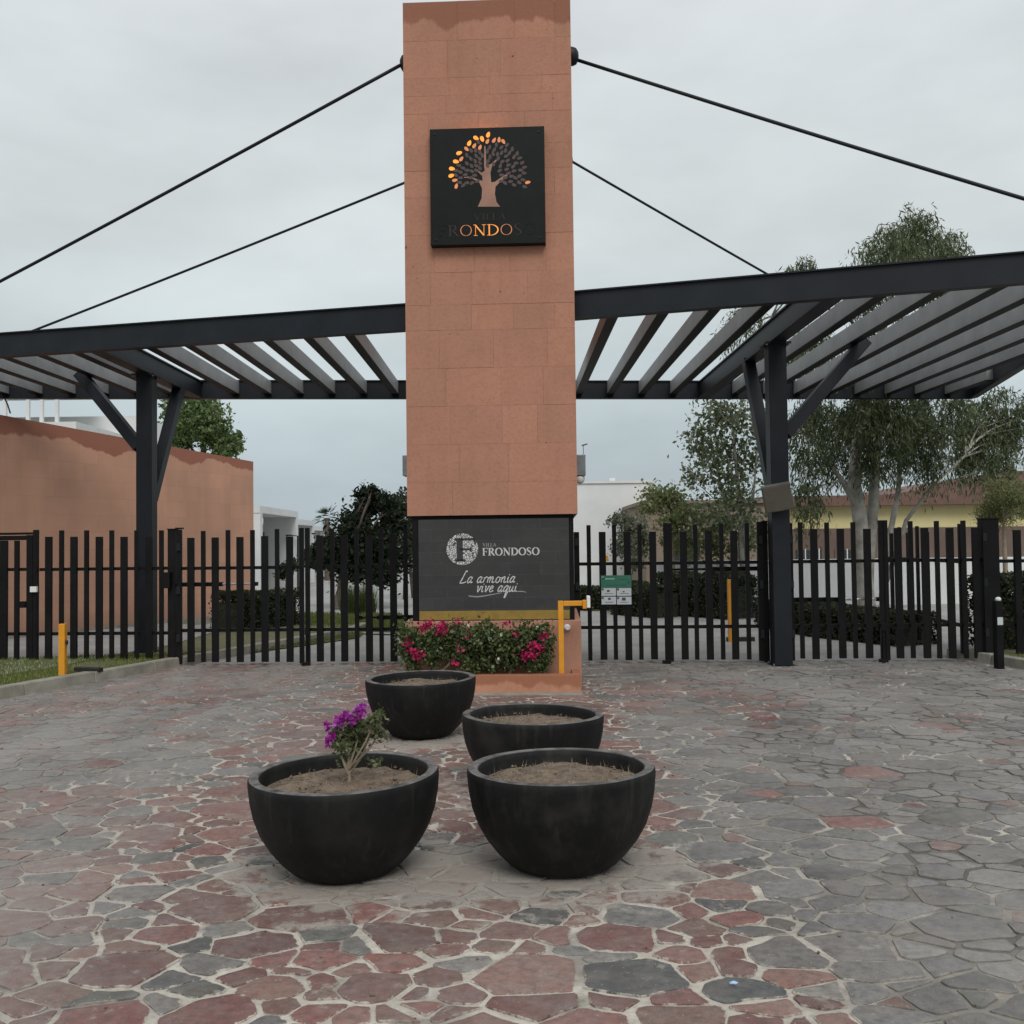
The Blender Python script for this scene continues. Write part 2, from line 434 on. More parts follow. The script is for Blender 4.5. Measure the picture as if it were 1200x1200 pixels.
def board_mat():
    """Dark vinyl print with a printed block pattern showing faintly."""
    m, nt, b = new_mat('printed board')
    tcn = N(nt, 'ShaderNodeTexCoord').outputs['Object']
    mpn = N(nt, 'ShaderNodeMapping'); mpn.inputs['Rotation'].default_value = (math.radians(-90), 0, 0)
    nt.links.new(tcn, mpn.inputs[0])
    br = N(nt, 'ShaderNodeTexBrick'); br.inputs['Scale'].default_value = 1.0
    br.inputs['Brick Width'].default_value = .34; br.inputs['Row Height'].default_value = .125; br.inputs['Mortar Size'].default_value = .006
    br.inputs['Mortar Smooth'].default_value = .6
    br.inputs['Color1'].default_value = (.040,.040,.041,1); br.inputs['Color2'].default_value = (.052,.052,.052,1); br.inputs['Mortar'].default_value = (.062,.062,.062,1)
    nt.links.new(mpn.outputs[0], br.inputs['Vector'])
    c = mix(nt, ramp2(nt, noise(nt, 6, 6, tcn), .3, .7, 0, .85), br.outputs['Color'], (.036,.036,.036))
    c = mix(nt, ramp2(nt, noise(nt, 3, 6, tcn, .7), .5, .7, 0, .4), c, (.075,.075,.072))
    c = mix(nt, ramp2(nt, noise(nt, 22, 4, tcn), .6, .8, 0, .3), c, (.09,.09,.09))
    nt.links.new(c, b.inputs['Base Color']); b.inputs['Roughness'].default_value = .6; b.inputs['Specular IOR Level'].default_value = .25
    return m
M['board'] = board_mat()
def speckle_mat():
    m, nt, b = new_mat('leafy roundel print')
    v = N(nt, 'ShaderNodeTexVoronoi', feature='DISTANCE_TO_EDGE'); v.inputs['Scale'].default_value = 42
    nt.links.new(pos(nt), v.inputs['Vector'])
    nt.links.new(mix(nt, ramp2(nt, v.outputs['Distance'], .07, .12), (.05,.05,.051), (.60,.60,.59)), b.inputs['Base Color'])
    b.inputs['Roughness'].default_value = .6
    return m
M['speckle'] = speckle_mat()
def emit_mat(name, col, s):
    m, nt, b = new_mat(name)
    b.inputs['Base Color'].default_value = (*col, 1); b.inputs['Emission Color'].default_value = (*col, 1)
    n = ramp2(nt, noise(nt, 30, 2, pos(nt)), .3, .7, s*.75, s*1.2)
    nt.links.new(n, b.inputs['Emission Strength'])
    return m
M['lit'] = emit_mat('backlit amber', (1., .31, .03), .72)
M['lit_mid'] = emit_mat('backlit dull amber', (.72, .24, .09), .26)
M['sign_leaf'] = simple('unlit leaf cutout', (.06,.042,.040), (.105,.07,.064), 60, .7, 0)
M['sign_dim'] = simple('dim letter cutout', (.022,.018,.016), (.036,.026,.021), 60, .7, 0)
M['sign_black'] = simple('black sign plate', (.007,.0085,.009), (.010,.0115,.012), 6, .5, .03, spec=.15)
M['led'] = emit_mat('amber light strip', (1., .33, .05), 6.0)

# ================================================================== SETTING
# ---- ground sheets
def sheet(name, poly, z, mat, kind='structure', thick=.3):
    b = MB(); n = len(poly)
    b.v = [(p[0], p[1], z) for p in poly]; b.f = [tuple(range(n))]
    return tag(b.build(name, mat), kind=kind)
tag(sheet('ground', [(-900,-300),(900,-300),(900,1500),(-900,1500)], -.06, M['terrain']))

k0, k1 = G(0, 820), G(206, 782)                     # foot of the kerb beside the lawn
kd = (k1 - k0).normalized(); kn = Vector((-kd.y, kd.x, 0))   # to the left
kA, kB = k0 - kd*9.0, k0 + kd*7.6
kC = kB + Vector((.10, 1.2, 0))
r0, r1 = G(1200, 785), G(1160, 778)                 # foot of the kerb by the intercom pillar
rd = (r1 - r0).normalized(); rn = Vector((rd.y, -rd.x, 0))
rA, rB = r0 - rd*9.0, r1
GP, GQ = (-3.6, 13.19), (4.67, 12.72)               # plan line of the gates
def gate_y(x): return GP[1] + (x-GP[0])*(GQ[1]-GP[1])/(GQ[0]-GP[0])

pave = sheet('pavement', [(-16,-6),(16,-6),(16,gate_y(16)+.25),(-16,gate_y(-16)+.25)], 0.0, M['mortar'])
road = sheet('road', [(-16,gate_y(-16)+.25),(16,gate_y(16)+.25),(26,70),(-22,70)], -.004, M['asphalt'])

# ---- flagstones (Voronoi cells with uneven joints)
def in_plan(x, y):
    if not (2.35 < y < gate_y(x)+.2): return False
    if abs(x) > .513*y + 1.3: return False
    if (Vector((x, y, 0)) - k0).dot(kn) > -.04: return False
    if (Vector((x, y, 0)) - r0).dot(rn) > -.04: return False
    return True
def h2(x, y, s=0):                                   # smooth value noise
    def hh(i, j):
        v = math.sin(i*127.1 + j*311.7 + s*74.7)*43758.5453; return v - math.floor(v)
    i, j = math.floor(x), math.floor(y); u, v = x-i, y-j; u = u*u*(3-2*u); v = v*v*(3-2*v)
    return (hh(i,j)*(1-u)+hh(i+1,j)*u)*(1-v) + (hh(i,j+1)*(1-u)+hh(i+1,j+1)*u)*v
seeds = []; cell = {}
for _ in range(90000):
    y = random.uniform(1.9, 14.0); x = random.uniform(-8.5, 8.5)
    if abs(x) > .513*y + 2.0: continue
    r = .066 + .150*random.random()**1.4
    ok = True; ci, cj = int(x//.4), int(y//.4)
    for a in (-1,0,1):
        for b in (-1,0,1):
            for (sx, sy, sr) in cell.get((ci+a, cj+b), ()):
                if ((sx-x)*.92)**2 + ((sy-y)*1.1)**2 < (.55*(sr+r))**2*1.55: ok = False; break
            if not ok: break
        if not ok: break
    if ok:
        seeds.append((x, y, r)); cell.setdefault((ci, cj), []).append((x, y, r))
SXY = .84
SE = np.array(seeds); SE[:,0] *= SXY
def clip(poly, px, py, nx, ny):                      # keep side where (p-P).n < 0
    out = []; m = len(poly)
    for i in range(m):
        a, b = poly[i], poly[(i+1) % m]
        da = (a[0]-px)*nx + (a[1]-py)*ny; db = (b[0]-px)*nx + (b[1]-py)*ny
        if da <= 0: out.append(a)
        if (da < 0 < db) or (db < 0 < da):
            t = da/(da-db); out.append((a[0]+(b[0]-a[0])*t, a[1]+(b[1]-a[1])*t))
    return out
stones = []
for i, (x, y, r) in enumerate(seeds):
    if not in_plan(x, y): continue
    x *= SXY; dx = SE[:,0]-x; dy = SE[:,1]-y; d2 = dx*dx+dy*dy
    idx = np.argsort(d2)[1:26]
    poly = [(x-.5,y-.5),(x+.5,y-.5),(x+.5,y+.5),(x-.5,y+.5)]
    for j in idx:
        d = math.sqrt(d2[j]); nx, ny = dx[j]/d, dy[j]/d
        if d*.5 > .75: break
        wgt = .5 + .5*(r*r - seeds[j][2]**2)/(d*d)    # power diagram: big and small stones
        wgt = min(.72, max(.28, wgt + random.uniform(-.04,.04)))
        gap = .003 + .016*random.random()**1.9
        poly = clip(poly, x+dx[j]*wgt-nx*gap, y+dy[j]*wgt-ny*gap, nx, ny)
        if len(poly) < 3: break
    if len(poly) < 3: continue
    poly = [(p[0]/SXY, p[1]) for p in poly]; x /= SXY
    # knock corners off and roughen the edges
    pts = []
    m = len(poly)
    for q in range(m):
        p0, p1, p2 = poly[q-1], poly[q], poly[(q+1) % m]
        l1 = math.hypot(p1[0]-p0[0], p1[1]-p0[1]); l2 = math.hypot(p2[0]-p1[0], p2[1]-p1[1])
        if l1 < .012 and q: continue
        c1 = min(.3, random.uniform(.003,.016)/max(l1,.02)); c2 = min(.3, random.uniform(.003,.016)/max(l2,.02))
        if random.random() < .10: c1 = min(.4, random.uniform(.03,.06)/max(l1,.02)); c2 = min(.4, random.uniform(.03,.06)/max(l2,.02))
        pts.append((p1[0]+(p0[0]-p1[0])*c1, p1[1]+(p0[1]-p1[1])*c1))
        pts.append((p1[0]+(p2[0]-p1[0])*c2, p1[1]+(p2[1]-p1[1])*c2))
        if l2 > .13:
            k = random.uniform(-.010, .006); t = random.uniform(.35,.65)
            nx, ny = (p2[1]-p1[1])/l2, -(p2[0]-p1[0])/l2
            pts.append((p1[0]+(p2[0]-p1[0])*t+nx*k, p1[1]+(p2[1]-p1[1])*t+ny*k))
    area = abs(sum(pts[k][0]*pts[(k+1)%len(pts)][1]-pts[(k+1)%len(pts)][0]*pts[k][1] for k in range(len(pts))))/2
    if area < .0025 or len(pts) < 4: continue
    # colour of the stone itself: red strip up the middle, grey lanes, a few slate ones
    nzv = h2(x*.9, y*.55, 3)
    if -1.9 - .35*nzv < x < .72 + .35*nzv - .04*(y-6) or (y < 4.6 and x < .8): pr = .84
    elif x <= -2.2: pr = .22 + .5*(h2(x*.6, y*.35, 9) > .58)
    else: pr = .06 + .5*(h2(x*.55, y*.4, 5) > .70)
    u = random.random(); jit = random.uniform(.72, 1.3)
    if u < pr:
        c = random.choice([(.180,.066,.058), (.160,.066,.059), (.205,.078,.064), (.18,.092,.08), (.215,.112,.09)])
    elif random.random() < (.45 if pr > .5 else .12):
        c = random.choice([(.058,.063,.066), (.085,.09,.09), (.11,.115,.105)])
    else:
        c = random.choice([(.17,.167,.165), (.145,.142,.142), (.20,.197,.19), (.19,.178,.165), (.155,.145,.138)])
    c = tuple(k*jit for k in c)
    z = .005 + .006*random.random(); tx, ty = random.uniform(-.010,.010), random.uniform(-.010,.010)
    stones.append((area/y**3, x, y, pts, c, z, tx, ty))
stones.sort(key=lambda s: -s[0])
def stone_geo(s, B, cols):
    _, x, y, pts, c, z, tx, ty = s
    n = len(B.v); m = len(pts); cx = sum(p[0] for p in pts)/m; cy = sum(p[1] for p in pts)/m
    B.v += [(p[0], p[1], -.004) for p in pts]
    B.v += [(p[0], p[1], z-.003+tx*(p[0]-cx)+ty*(p[1]-cy)) for p in pts]
    ins = []
    for p in pts:
        l = math.hypot(p[0]-cx, p[1]-cy); k = max(.45, 1-.028/max(l,.02))
        ins.append((cx+(p[0]-cx)*k, cy+(p[1]-cy)*k))
    B.v += [(p[0], p[1], z+tx*(p[0]-cx)+ty*(p[1]-cy)) for p in ins]
    B.f.append(tuple(n+2*m+i for i in range(m)))
    for i in range(m):
        j = (i+1) % m
        B.f.append((n+i, n+j, n+m+j, n+m+i)); B.f.append((n+m+i, n+m+j, n+2*m+j, n+2*m+i))
    cols += [(*c, 1.)]*(2*m) + [(*c, 0.)]*m
for s in stones[:300]:
    B = MB(); cols = []; stone_geo(s, B, cols)
    o = B.build('stone', M['stone'], pave); set_col(o.data, np.array(cols))
B = MB(); cols = []
for s in stones[300:]: stone_geo(s, B, cols)
o = B.build('stone', M['stone'], pave); set_col(o.data, np.array(cols)); o['kind'] = 'stuff'

# ---- kerbs and lawns
def kerb(name, pts, side, w=.16, h=.12, label=None):
    """pts: foot of the kerb face; side: +1 body lies to the left of travel"""
    B = MB(); prev = None
    for i in range(len(pts)-1):
        a, b = Vector(pts[i]), Vector(pts[i+1]); t = (b-a).normalized(); n = Vector((-t.y, t.x, 0))*side
        L = (b-a).length; k = max(1, int(L/1.0))
        for q in range(k):
            p0 = a + t*(L*q/k + .004); p1 = a + t*(L*(q+1)/k - .004)
            dz = random.uniform(-.006, .006)
            base = [p0, p1, p1+n*w, p0+n*w] if side > 0 else [p0+n*w, p1+n*w, p1, p0]
            i_ = n*.02
            topp = [p0+i_, p1+i_, p1+n*w, p0+n*w] if side > 0 else [p0+n*w, p1+n*w, p1+i_, p0+i_]
            B.quadbox([Vector((v.x,v.y,-.05)) for v in base], [Vector((v.x,v.y,h+dz)) for v in topp])
    o = B.build(name, M['concrete'], bevel=.012)
    return tag(o, kind='structure')
kerb('kerb', [kA, kB, kC], 1)
kerb('kerb', [rA, rB, rB + Vector((-.25,.7,0))], -1)

GRASS = []                                            # polygons (as functions) where blades grow
LZ = .085
lawn = sheet('lawn', [(kA+kn*.15)[:2], (kB+kn*.15)[:2], (kC+kn*.15)[:2], (-8.5, kC.y), (-16, 12), (-16, kA.y)], LZ, M['verge'])
rl = sheet('lawn', [(rA+rn*.15)[:2], (16, rA.y), (16, 16), (rB+rn*.15+Vector((-.2,.9,0)))[:2], (rB+rn*.15)[:2]], .08, M['verge'])
path = sheet('path', [G(-60, 800, LZ)[:2], G(60, 783, LZ)[:2], G(112, 772, LZ)[:2], G(160, 763, LZ)[:2], G(200, 756, LZ)[:2], G(270,735,LZ)[:2], (-9.5, 21.5), (-14, 14)], LZ+.006, M['asphalt'])
# islands of lawn beyond the gate
is1 = [G(285, 767)[:2], G(420, 748)[:2], G(426, 743)[:2], G(290, 750)[:2]]
is2 = [G(330, 738)[:2], G(400, 741)[:2], G(478, 741)[:2], G(470, 722)[:2], G(345, 722)[:2]]
is3 = [G(684, 716)[:2], G(790, 716)[:2], G(790, 711)[:2], G(684, 711)[:2]]
isl = [sheet('lawn', p, .012, M['verge']) for p in (is1, is2, is3)]
tag(sheet('path', [G(285, 750)[:2], G(330, 738)[:2], G(400, 741)[:2], G(480, 742)[:2], G(480, 745)[:2], G(426, 743.4)[:2], G(290, 750.5)[:2]], .016, M['concrete']))

def inside(p, poly):
    c = False; n = len(poly)
    for i in range(n):
        a, b = poly[i], poly[i-1]
        if (a[1] > p[1]) != (b[1] > p[1]) and p[0] < (b[0]-a[0])*(p[1]-a[1])/(b[1]-a[1])+a[0]: c = not c
    return c
def blades(name, poly, z, n, h, label, avoid=None, w=.006):
    xs = [p[0] for p in poly]; ys = [p[1] for p in poly]
    V = []; Fc = []; C = []; k = 0; tries = 0
    while k < n and tries < n*30:
        tries += 1
        x = random.uniform(min(xs), max(xs)); y = random.uniform(min(ys), max(ys))
        if not inside((x, y), poly): continue
        if avoid and avoid(x, y): continue
        if h2(x*1.7, y*1.7, 2) < random.uniform(.05,.5): continue
        a = random.uniform(0, 6.28); hh = h*random.uniform(.5, 1.25); l = hh*random.uniform(.1,.7); b = random.uniform(0, 6.28)
        n0 = len(V); c, s = math.cos(a)*w, math.sin(a)*w
        V += [(x-c, y-s, z-.004), (x+c, y+s, z-.004), (x+l*math.cos(b), y+l*math.sin(b), z+hh)]
        Fc.append((n0, n0+1, n0+2))
        g = random.random(); dry = random.random() < .18
        cc = (.24+.06*g, .21+.05*g, .10) if dry else (.10+.06*g, .145+.07*g, .035+.02*g)
        C += [cc]*3; k += 1
    me = bpy.data.meshes.new(name); me.from_pydata(V, [], Fc); set_col(me, np.array(C))
    return tag(link(name, me, M['grass']), label, 'grass', kind='stuff')
blades('grass', [(k0-kd*2+kn*.17)[:2], (kB+kn*.17)[:2], (-7.2, kB.y-1.6), (-9.0, 9.0)], LZ, 26000, .045, 'short grass growing between the concrete kerb and the black fence',
       avoid=lambda x, y: y > 13.9+ (x+5)*.2)
blades('grass', is1, .012, 6000, .05, 'narrow strip of grass crossing the road behind the double gate', w=.008)
blades('grass', is2, .012, 14000, .10, 'bright lawn around the ficus trunk', w=.014)
blades('grass', [(rA+rn*.17+rd*7)[:2], (8.5, 10.5), (8.5, 13.5), (rB+rn*.17)[:2]], .08, 7000, .045, 'short dark grass beside the intercom pillar kerb')

# ================================================================== TOWER
TY = 10.9; YAW = -.040                               # plan slope of the tower face
tl, tr = D(474.0, 300, TY), D(672.3, 300, TY)
tcx = (tl.x+tr.x)/2; thw = (tr.x-tl.x)/2
TOP = D(573, 0, TY).z; BOT = D(573, 603.5, TY).z
ca, sa = math.cos(math.atan(YAW)), math.sin(math.atan(YAW))
def T(u, v, z):                                      # tower frame: u across, v deep, z up
    return Vector((tcx + u*ca - v*sa, TY + u*sa + v*ca, z))
def tbox(B, u0, u1, v0, v1, z0, z1):
    q = lambda z: [T(u0,v0,z), T(u1,v0,z), T(u1,v1,z), T(u0,v1,z)]
    return B.quadbox(q(z0), q(z1))
TDEP = 3.9
tower = thing('gate_tower', 'tall terracotta stone tower carrying the canopy cables, standing on a black base', 'tower', T(0, TDEP/2, 0))
tbox(MB(), -thw+.03, thw-.03, .03, TDEP, BOT+.002, TOP-.02).build('core', M['terra'], tower)
z = BOT; row = 0
while z < TOP - .02:
    hh = random.choice([.20, .28, .36, .42, .30]); z1 = min(z+hh, TOP)
    if TOP - z1 < .12: z1 = TOP
    u = -thw; first = True
    while u < thw - .001:
        w = random.uniform(.38, .66) if not first else random.uniform(.22, .62)
        first = False; u1 = min(u+w, thw)
        if thw - u1 < .16: u1 = thw
        pr = random.choice([0, .0, .0012, .0025]); g = .0005
        l = 0 if u <= -thw+.001 else g; rr = 0 if u1 >= thw-.001 else g
        tbox(MB(), u+l, u1-rr, -pr, .028, z+(0 if z == BOT else g), z1-(0 if z1 >= TOP else g)).build('slab', M['terra'], tower, bevel=.0012)
        u = u1
    z = z1; row += 1
for sgn in (-1, 1):                                   # side cladding courses
    z = BOT
    while z < TOP - .02:
        z1 = min(z+.62, TOP)
        a, b = (thw-.028, thw) if sgn > 0 else (-thw, -thw+.028)
        tbox(MB(), a, b, .031, TDEP, z+.001, z1-.001).build('slab', M['terra'], tower, bevel=.002); z = z1
bw = thw - .045
tbox(MB(), -bw, bw, .05, TDEP-.06, .42, BOT-.001).build('base', M['gate'], tower)
ped_t = D(573, 728, TY-.05).z
tbox(MB(), -thw-.03, thw+.02, -.02, TDEP-.1, -.02, ped_t).build('pedestal', M['terra_ped'], tower, bevel=.006)

# dark printed board on the base
bl, br_ = D(490, 660, TY), D(667, 660, TY)
b0, b1 = D(575, 727.5, TY).z, D(575, 607, TY).z
bu0, bu1 = (bl.x-tcx)/ca, (br_.x-tcx)/ca
board = thing('name_board', 'dark grey printed name board with mustard stripe, under the terracotta tower', 'sign', T((bu0+bu1)/2, .05, b0))
bd = MB(); bd.box(bu0-(bu0+bu1)/2, bu1-(bu0+bu1)/2, -.028, 0, .002, b1-b0-.01)
o = bd.build('panel', M['board']); o.parent = board; o.rotation_euler = (0,0,math.atan2(sa,ca)); o.location = (0,0,0)
BV = .05 - .028                                       # v of the board face
def on_board(x, y, v=BV):                             # pixel -> tower-frame u, z on the board face
    p = PL(x, y, T(0,v,0)[:2], T(1,v,0)[:2]); return ((p.x-T(0,v,0).x)/ca, p.z)
u0, z0_ = on_board(490.5, 727); _, z1_ = on_board(490.5, 716.5)
tbox(MB(), bu0+.004, bu1-.004, BV-.002, BV, b0+.012, b0+.012+(z1_-z0_)).build('stripe', M['gold'], board)

# ---- lettering: strokes as thin raised ribbons
def catmull(P, n=6):
    if len(P) < 3: return P
    out = []
    for i in range(len(P)-1):
        p0, p1, p2, p3 = P[max(i-1,0)], P[i], P[i+1], P[min(i+2, len(P)-1)]
        for k in range(n):
            t = k/n
            out.append(tuple(.5*((2*p1[q])+(-p0[q]+p2[q])*t+(2*p0[q]-5*p1[q]+4*p2[q]-p3[q])*t*t+(-p0[q]+3*p1[q]-3*p2[q]+p3[q])*t**3) for q in range(len(p1))))
    out.append(P[-1]); return out
def ribbon(B, P, place, th=.0018, v=0.):
    """P: (x, y, width) points; place(x, y, v) -> world"""
    n = len(P); L = []; R = []
    for i in range(n):
        a = P[max(i-1,0)]; b = P[min(i+1,n-1)]; dx, dy = b[0]-a[0], b[1]-a[1]; l = math.hypot(dx, dy) or 1
        nx, ny = -dy/l*P[i][2]/2, dx/l*P[i][2]/2
        L.append((P[i][0]+nx, P[i][1]+ny)); R.append((P[i][0]-nx, P[i][1]-ny))
    for i in range(n-1):
        q = [R[i], R[i+1], L[i+1], L[i]]; k = len(B.v)
        B.v += [tuple(place(a, b, v-th)) for a, b in q] + [tuple(place(a, b, v)) for a, b in q]
        B.f += [(k,k+1,k+2,k+3), (k,k+4,k+5,k+1), (k+2,k+6,k+7,k+3), (k+1,k+5,k+6,k+2), (k+3,k+7,k+4,k)]
TH, TN = .17, .06                                     # thick and thin strokes of the capitals
def arc(cx, cy, rx, ry, a0, a1, w0, w1, n=14):
    P = []
    for i in range(n+1):
        a = math.radians(a0+(a1-a0)*i/n); k = abs(math.cos(a))
        P.append((cx+rx*math.cos(a), cy+ry*math.sin(a), w0+(w1-w0)*k))
    return P
CAP = {
 'F': (.72, [[(.2,0,TH),(.2,1,TH)], [(.04,.97,TN),(.68,.97,TN)], [(.66,1,.05),(.68,.78,.05)], [(.2,.52,TN),(.55,.52,TN)], [(.55,.62,.05),(.55,.42,.05)], [(.05,.03,TN),(.38,.03,TN)]]),
 'R': (.86, [[(.2,0,TH),(.2,1,TH)], [(.05,.97,TN),(.36,.97,TN)], arc(.34,.745,.27,.225,90,-90,TN,TH), [(.2,.52,TN),(.36,.52,TN)], [(.38,.52,TH),(.76,.02,TH)], [(.05,.03,TN),(.36,.03,TN)], [(.66,.03,TN),(.88,.03,TN)]]),
 'O': (.98, [arc(.48,.5,.38,.47,0,360,TN,TH,28)]),
 'N': (.96, [[(.18,0,.07),(.18,1,.07)], [(.16,.97,TH),(.76,.05,TH)], [(.78,0,.07),(.78,1,.07)], [(.05,.03,TN),(.32,.03,TN)], [(.64,.97,TN),(.92,.97,TN)], [(.02,.97,TN),(.2,.97,TN)]]),
 'D': (.94, [[(.2,0,TH),(.2,1,TH)], arc(.30,.5,.52,.47,90,-90,TN,TH,18), [(.05,.97,TN),(.32,.97,TN)], [(.05,.03,TN),(.32,.03,TN)]]),
 'S': (.66, [catmull([(.53,.78,.05),(.46,.93,.06),(.30,.97,.07),(.14,.86,.12),(.16,.66,.17),(.40,.46,.17),(.53,.26,.14),(.44,.07,.07),(.26,.03,.06),(.12,.12,.05),(.09,.26,.05)])]),
 'V': (.82, [[(.12,1,TH),(.42,.02,TH)], [(.42,.02,.07),(.72,1,.07)], [(.0,.97,TN),(.26,.97,TN)], [(.6,.97,TN),(.84,.97,TN)]]),
 'I': (.40, [[(.2,0,TH),(.2,1,TH)], [(.06,.97,TN),(.34,.97,TN)], [(.06,.03,TN),(.34,.03,TN)]]),
 'L': (.64, [[(.2,0,TH),(.2,1,TH)], [(.06,.97,TN),(.34,.97,TN)], [(.06,.03,TN),(.6,.03,TN)], [(.6,0,.05),(.62,.24,.05)]]),
 'A': (.86, [[(.14,0,.07),(.44,1,.07)], [(.42,1,TH),(.72,0,TH)], [(.24,.36,TN),(.6,.36,TN)], [(.02,.03,TN),(.26,.03,TN)], [(.6,.03,TN),(.86,.03,TN)]]),
}
def capword(word, place, x0, x1, y0, y1, v=0., only=None, th=.0018, space=1.0):
    """one mesh builder per letter"""
    tot = sum(CAP[c][0] for c in word); sc = (x1-x0)/tot; x = x0; res = []
    for i, c in enumerate(word):
        B = MB()
        for st in CAP[c][1]:
            P = [(x+p[0]*sc, y0+p[1]*(y1-y0), p[2]*min(abs(sc), abs(y1-y0))*1.15) for p in st]
            ribbon(B, P, place, th, v)
        res.append((i, c, B)); x += CAP[c][0]*sc
    return res
def bplace(u, z, v): return T(u, BV+v, z)
def wtext(word, xa, xb, ytop, ybot, mat, name):
    ua, za = on_board(xa, ybot); ub, zb = on_board(xb, ytop); zt = on_board(xa, ytop)[1]
    for i, c, B in capword(word, bplace, ua, ub, za, zt):
        B.build(name, mat, board)
wtext('VILLA', 565.5, 581.5, 636.5, 640.5, M['print_dim'], 'letter')
wtext('FRONDOSO', 565, 632.5, 642.2, 651.2, M['print'], 'letter')
# roundel with its F
ru, rz = on_board(541.8, 643.6); rr_ = on_board(560.3, 643.6)[0]-ru
B = MB(); nn = 40
B.v = [tuple(T(ru+rr_*math.cos(2*math.pi*k/nn)*(1+.02*math.sin(9*k)), BV-.0015, rz+rr_*math.sin(2*math.pi*k/nn))) for k in range(nn)]
B.v += [tuple(T(ru+rr_*math.cos(2*math.pi*k/nn), BV, rz+rr_*math.sin(2*math.pi*k/nn))) for k in range(nn)]
B.f = [tuple(range(nn))] + [(k, nn+k, nn+(k+1)%nn, (k+1)%nn) for k in range(nn)]
rdl = B.build('roundel', M['speckle'], board)
fa, fz0 = on_board(531.5, 657.5); fb, fz1 = on_board(558, 631)
CAPF = CAP['F']; CAP['F'] = (.72, [[(p[0], p[1], p[2]*1.45) for p in st] for st in CAPF[1]])
for i, c, B in capword('F', bplace, fa, fb, fz0, fz1, v=-.0015): B.build('letter', M['panel_dark'], board)
# handwriting
W_ = .085
SCR = {
 'L': (.95, [[(.62,1.75),(.50,1.95),(.36,1.55),(.22,.75),(.06,.05),(.30,.02),(.62,.10),(.86,.22)]]),
 'a': (.82, [[(.62,.80),(.45,.98),(.20,.80),(.10,.35),(.22,.04),(.44,.20),(.60,.70)], [(.64,.95),(.56,.40),(.62,.08),(.84,.18)]]),
 'r': (.62, [[(.10,.85),(.20,.60),(.14,.05)], [(.17,.45),(.30,.85),(.48,.95),(.56,.78)]]),
 'm': (1.15, [[(.10,.90),(.12,.05)], [(.12,.50),(.30,.95),(.42,.80),(.42,.05)], [(.42,.50),(.62,.95),(.76,.80),(.78,.15),(.90,.05),(1.12,.2)]]),
 'o': (.78, [[(.40,.95),(.16,.75),(.12,.25),(.34,.03),(.58,.25),(.60,.70),(.40,.95),(.60,.80),(.78,.78)]]),
 'n': (.84, [[(.10,.90),(.12,.05)], [(.12,.50),(.34,.95),(.50,.82),(.50,.20),(.62,.05),(.82,.2)]]),
 'i': (.40, [[(.12,.95),(.12,.30),(.20,.05),(.38,.18)], [(.16,1.18),(.19,1.30)]]),
 'v': (.74, [[(.06,.85),(.18,.95),(.24,.40),(.32,.04),(.50,.45),(.60,.92),(.74,.85)]]),
 'e': (.70, [[(.12,.42),(.40,.55),(.50,.80),(.34,.97),(.14,.70),(.12,.25),(.32,.03),(.68,.25)]]),
 'q': (.82, [[(.62,.80),(.45,.98),(.20,.80),(.10,.35),(.22,.04),(.44,.20),(.60,.75)], [(.66,.95),(.58,.10),(.48,-.75),(.60,-.85),(.80,.10)]]),
 'u': (.82, [[(.10,.92),(.10,.30),(.22,.04),(.42,.25),(.54,.92)], [(.54,.92),(.54,.25),(.62,.05),(.82,.18)]]),
 ' ': (.55, []),
}
def script(word, xa, xb, ybase, xh):
    ua, zb = on_board(xa, ybase); ub = on_board(xb, ybase)[0]; h = on_board(xa, ybase-xh)[1]-zb
    tot = sum(SCR[c][0] for c in word); sc = (ub-ua)/tot; x = ua
    for c in word:
        if SCR[c][1]:
            B = MB()
            for st in SCR[c][1]:
                P = catmull([(p[0], p[1], 1.) for p in st], 5)
                ribbon(B, [(x+p[0]*sc+p[1]*h*.32, zb+p[1]*h, .011*(.75+.35*math.sin(i*.7)**2)) for i, p in enumerate(P)], bplace)
            B.build('letter', M['print'], board)
        x += SCR[c][0]*sc
script('La armonia', 538.5, 603, 683.5, 7.5)
script('vive aqui', 557, 605, 694.0, 7.5)
for pts in ([(549,698.3,.010),(560,699.2,.013),(575,697,.010),(588,694.6,.006)], [(603,693.4,.006),(611,693,.010),(617,694,.004)]):
    P = []
    for (x, y, w) in pts:
        u, zz = on_board(x, y); P.append((u, zz, w))
    B = MB(); ribbon(B, catmull(P), bplace); B.build('flourish', M['print_dim'], board)

# ---- upper sign
SV = -.11                                             # the plate stands off the stone
def on_sign(x, y, v=SV):
    p = PL(x, y, T(0,v,0)[:2], T(1,v,0)[:2]); return ((p.x-T(0,v,0).x)/ca, p.z)
su0, sz0 = on_sign(504.8, 287.5); su1, _ = on_sign(639.5, 283.5); _, sz1 = on_sign(572, 149.5)
sz0 = on_sign(572, 286)[1]
sign = thing('tower_sign', 'square black metal sign with amber backlit tree cut-out, high on the tower', 'sign', T((su0+su1)/2, SV, sz0))
tbox(MB(), su0, su1, SV, SV+.012, sz0, sz1).build('plate', M['sign_black'], sign, bevel=.003)
for (a, b, c, d) in ((su0, su0+.012, sz0, sz1), (su1-.012, su1, sz0, sz1), (su0+.012, su1-.012, sz0, sz0+.012)):
    tbox(MB(), a, b, SV+.0125, -.0045, c, d).build('edge_return', M['sign_black'], sign)
for u, z in ((su0+.06, sz0+.06), (su1-.06, sz0+.06), (su0+.06, sz1-.06), (su1-.06, sz1-.06)):
    B = MB(); p = T(u, SV, z); q = T(u, SV-.008, z); B.tube([p, q], .012, 10); B.build('bolt', M['steel'], sign)
tbox(MB(), su0+.35, su1-.45, SV+.03, SV+.05, sz1-.06, sz1-.045).build('light_strip', M['led'], sign)
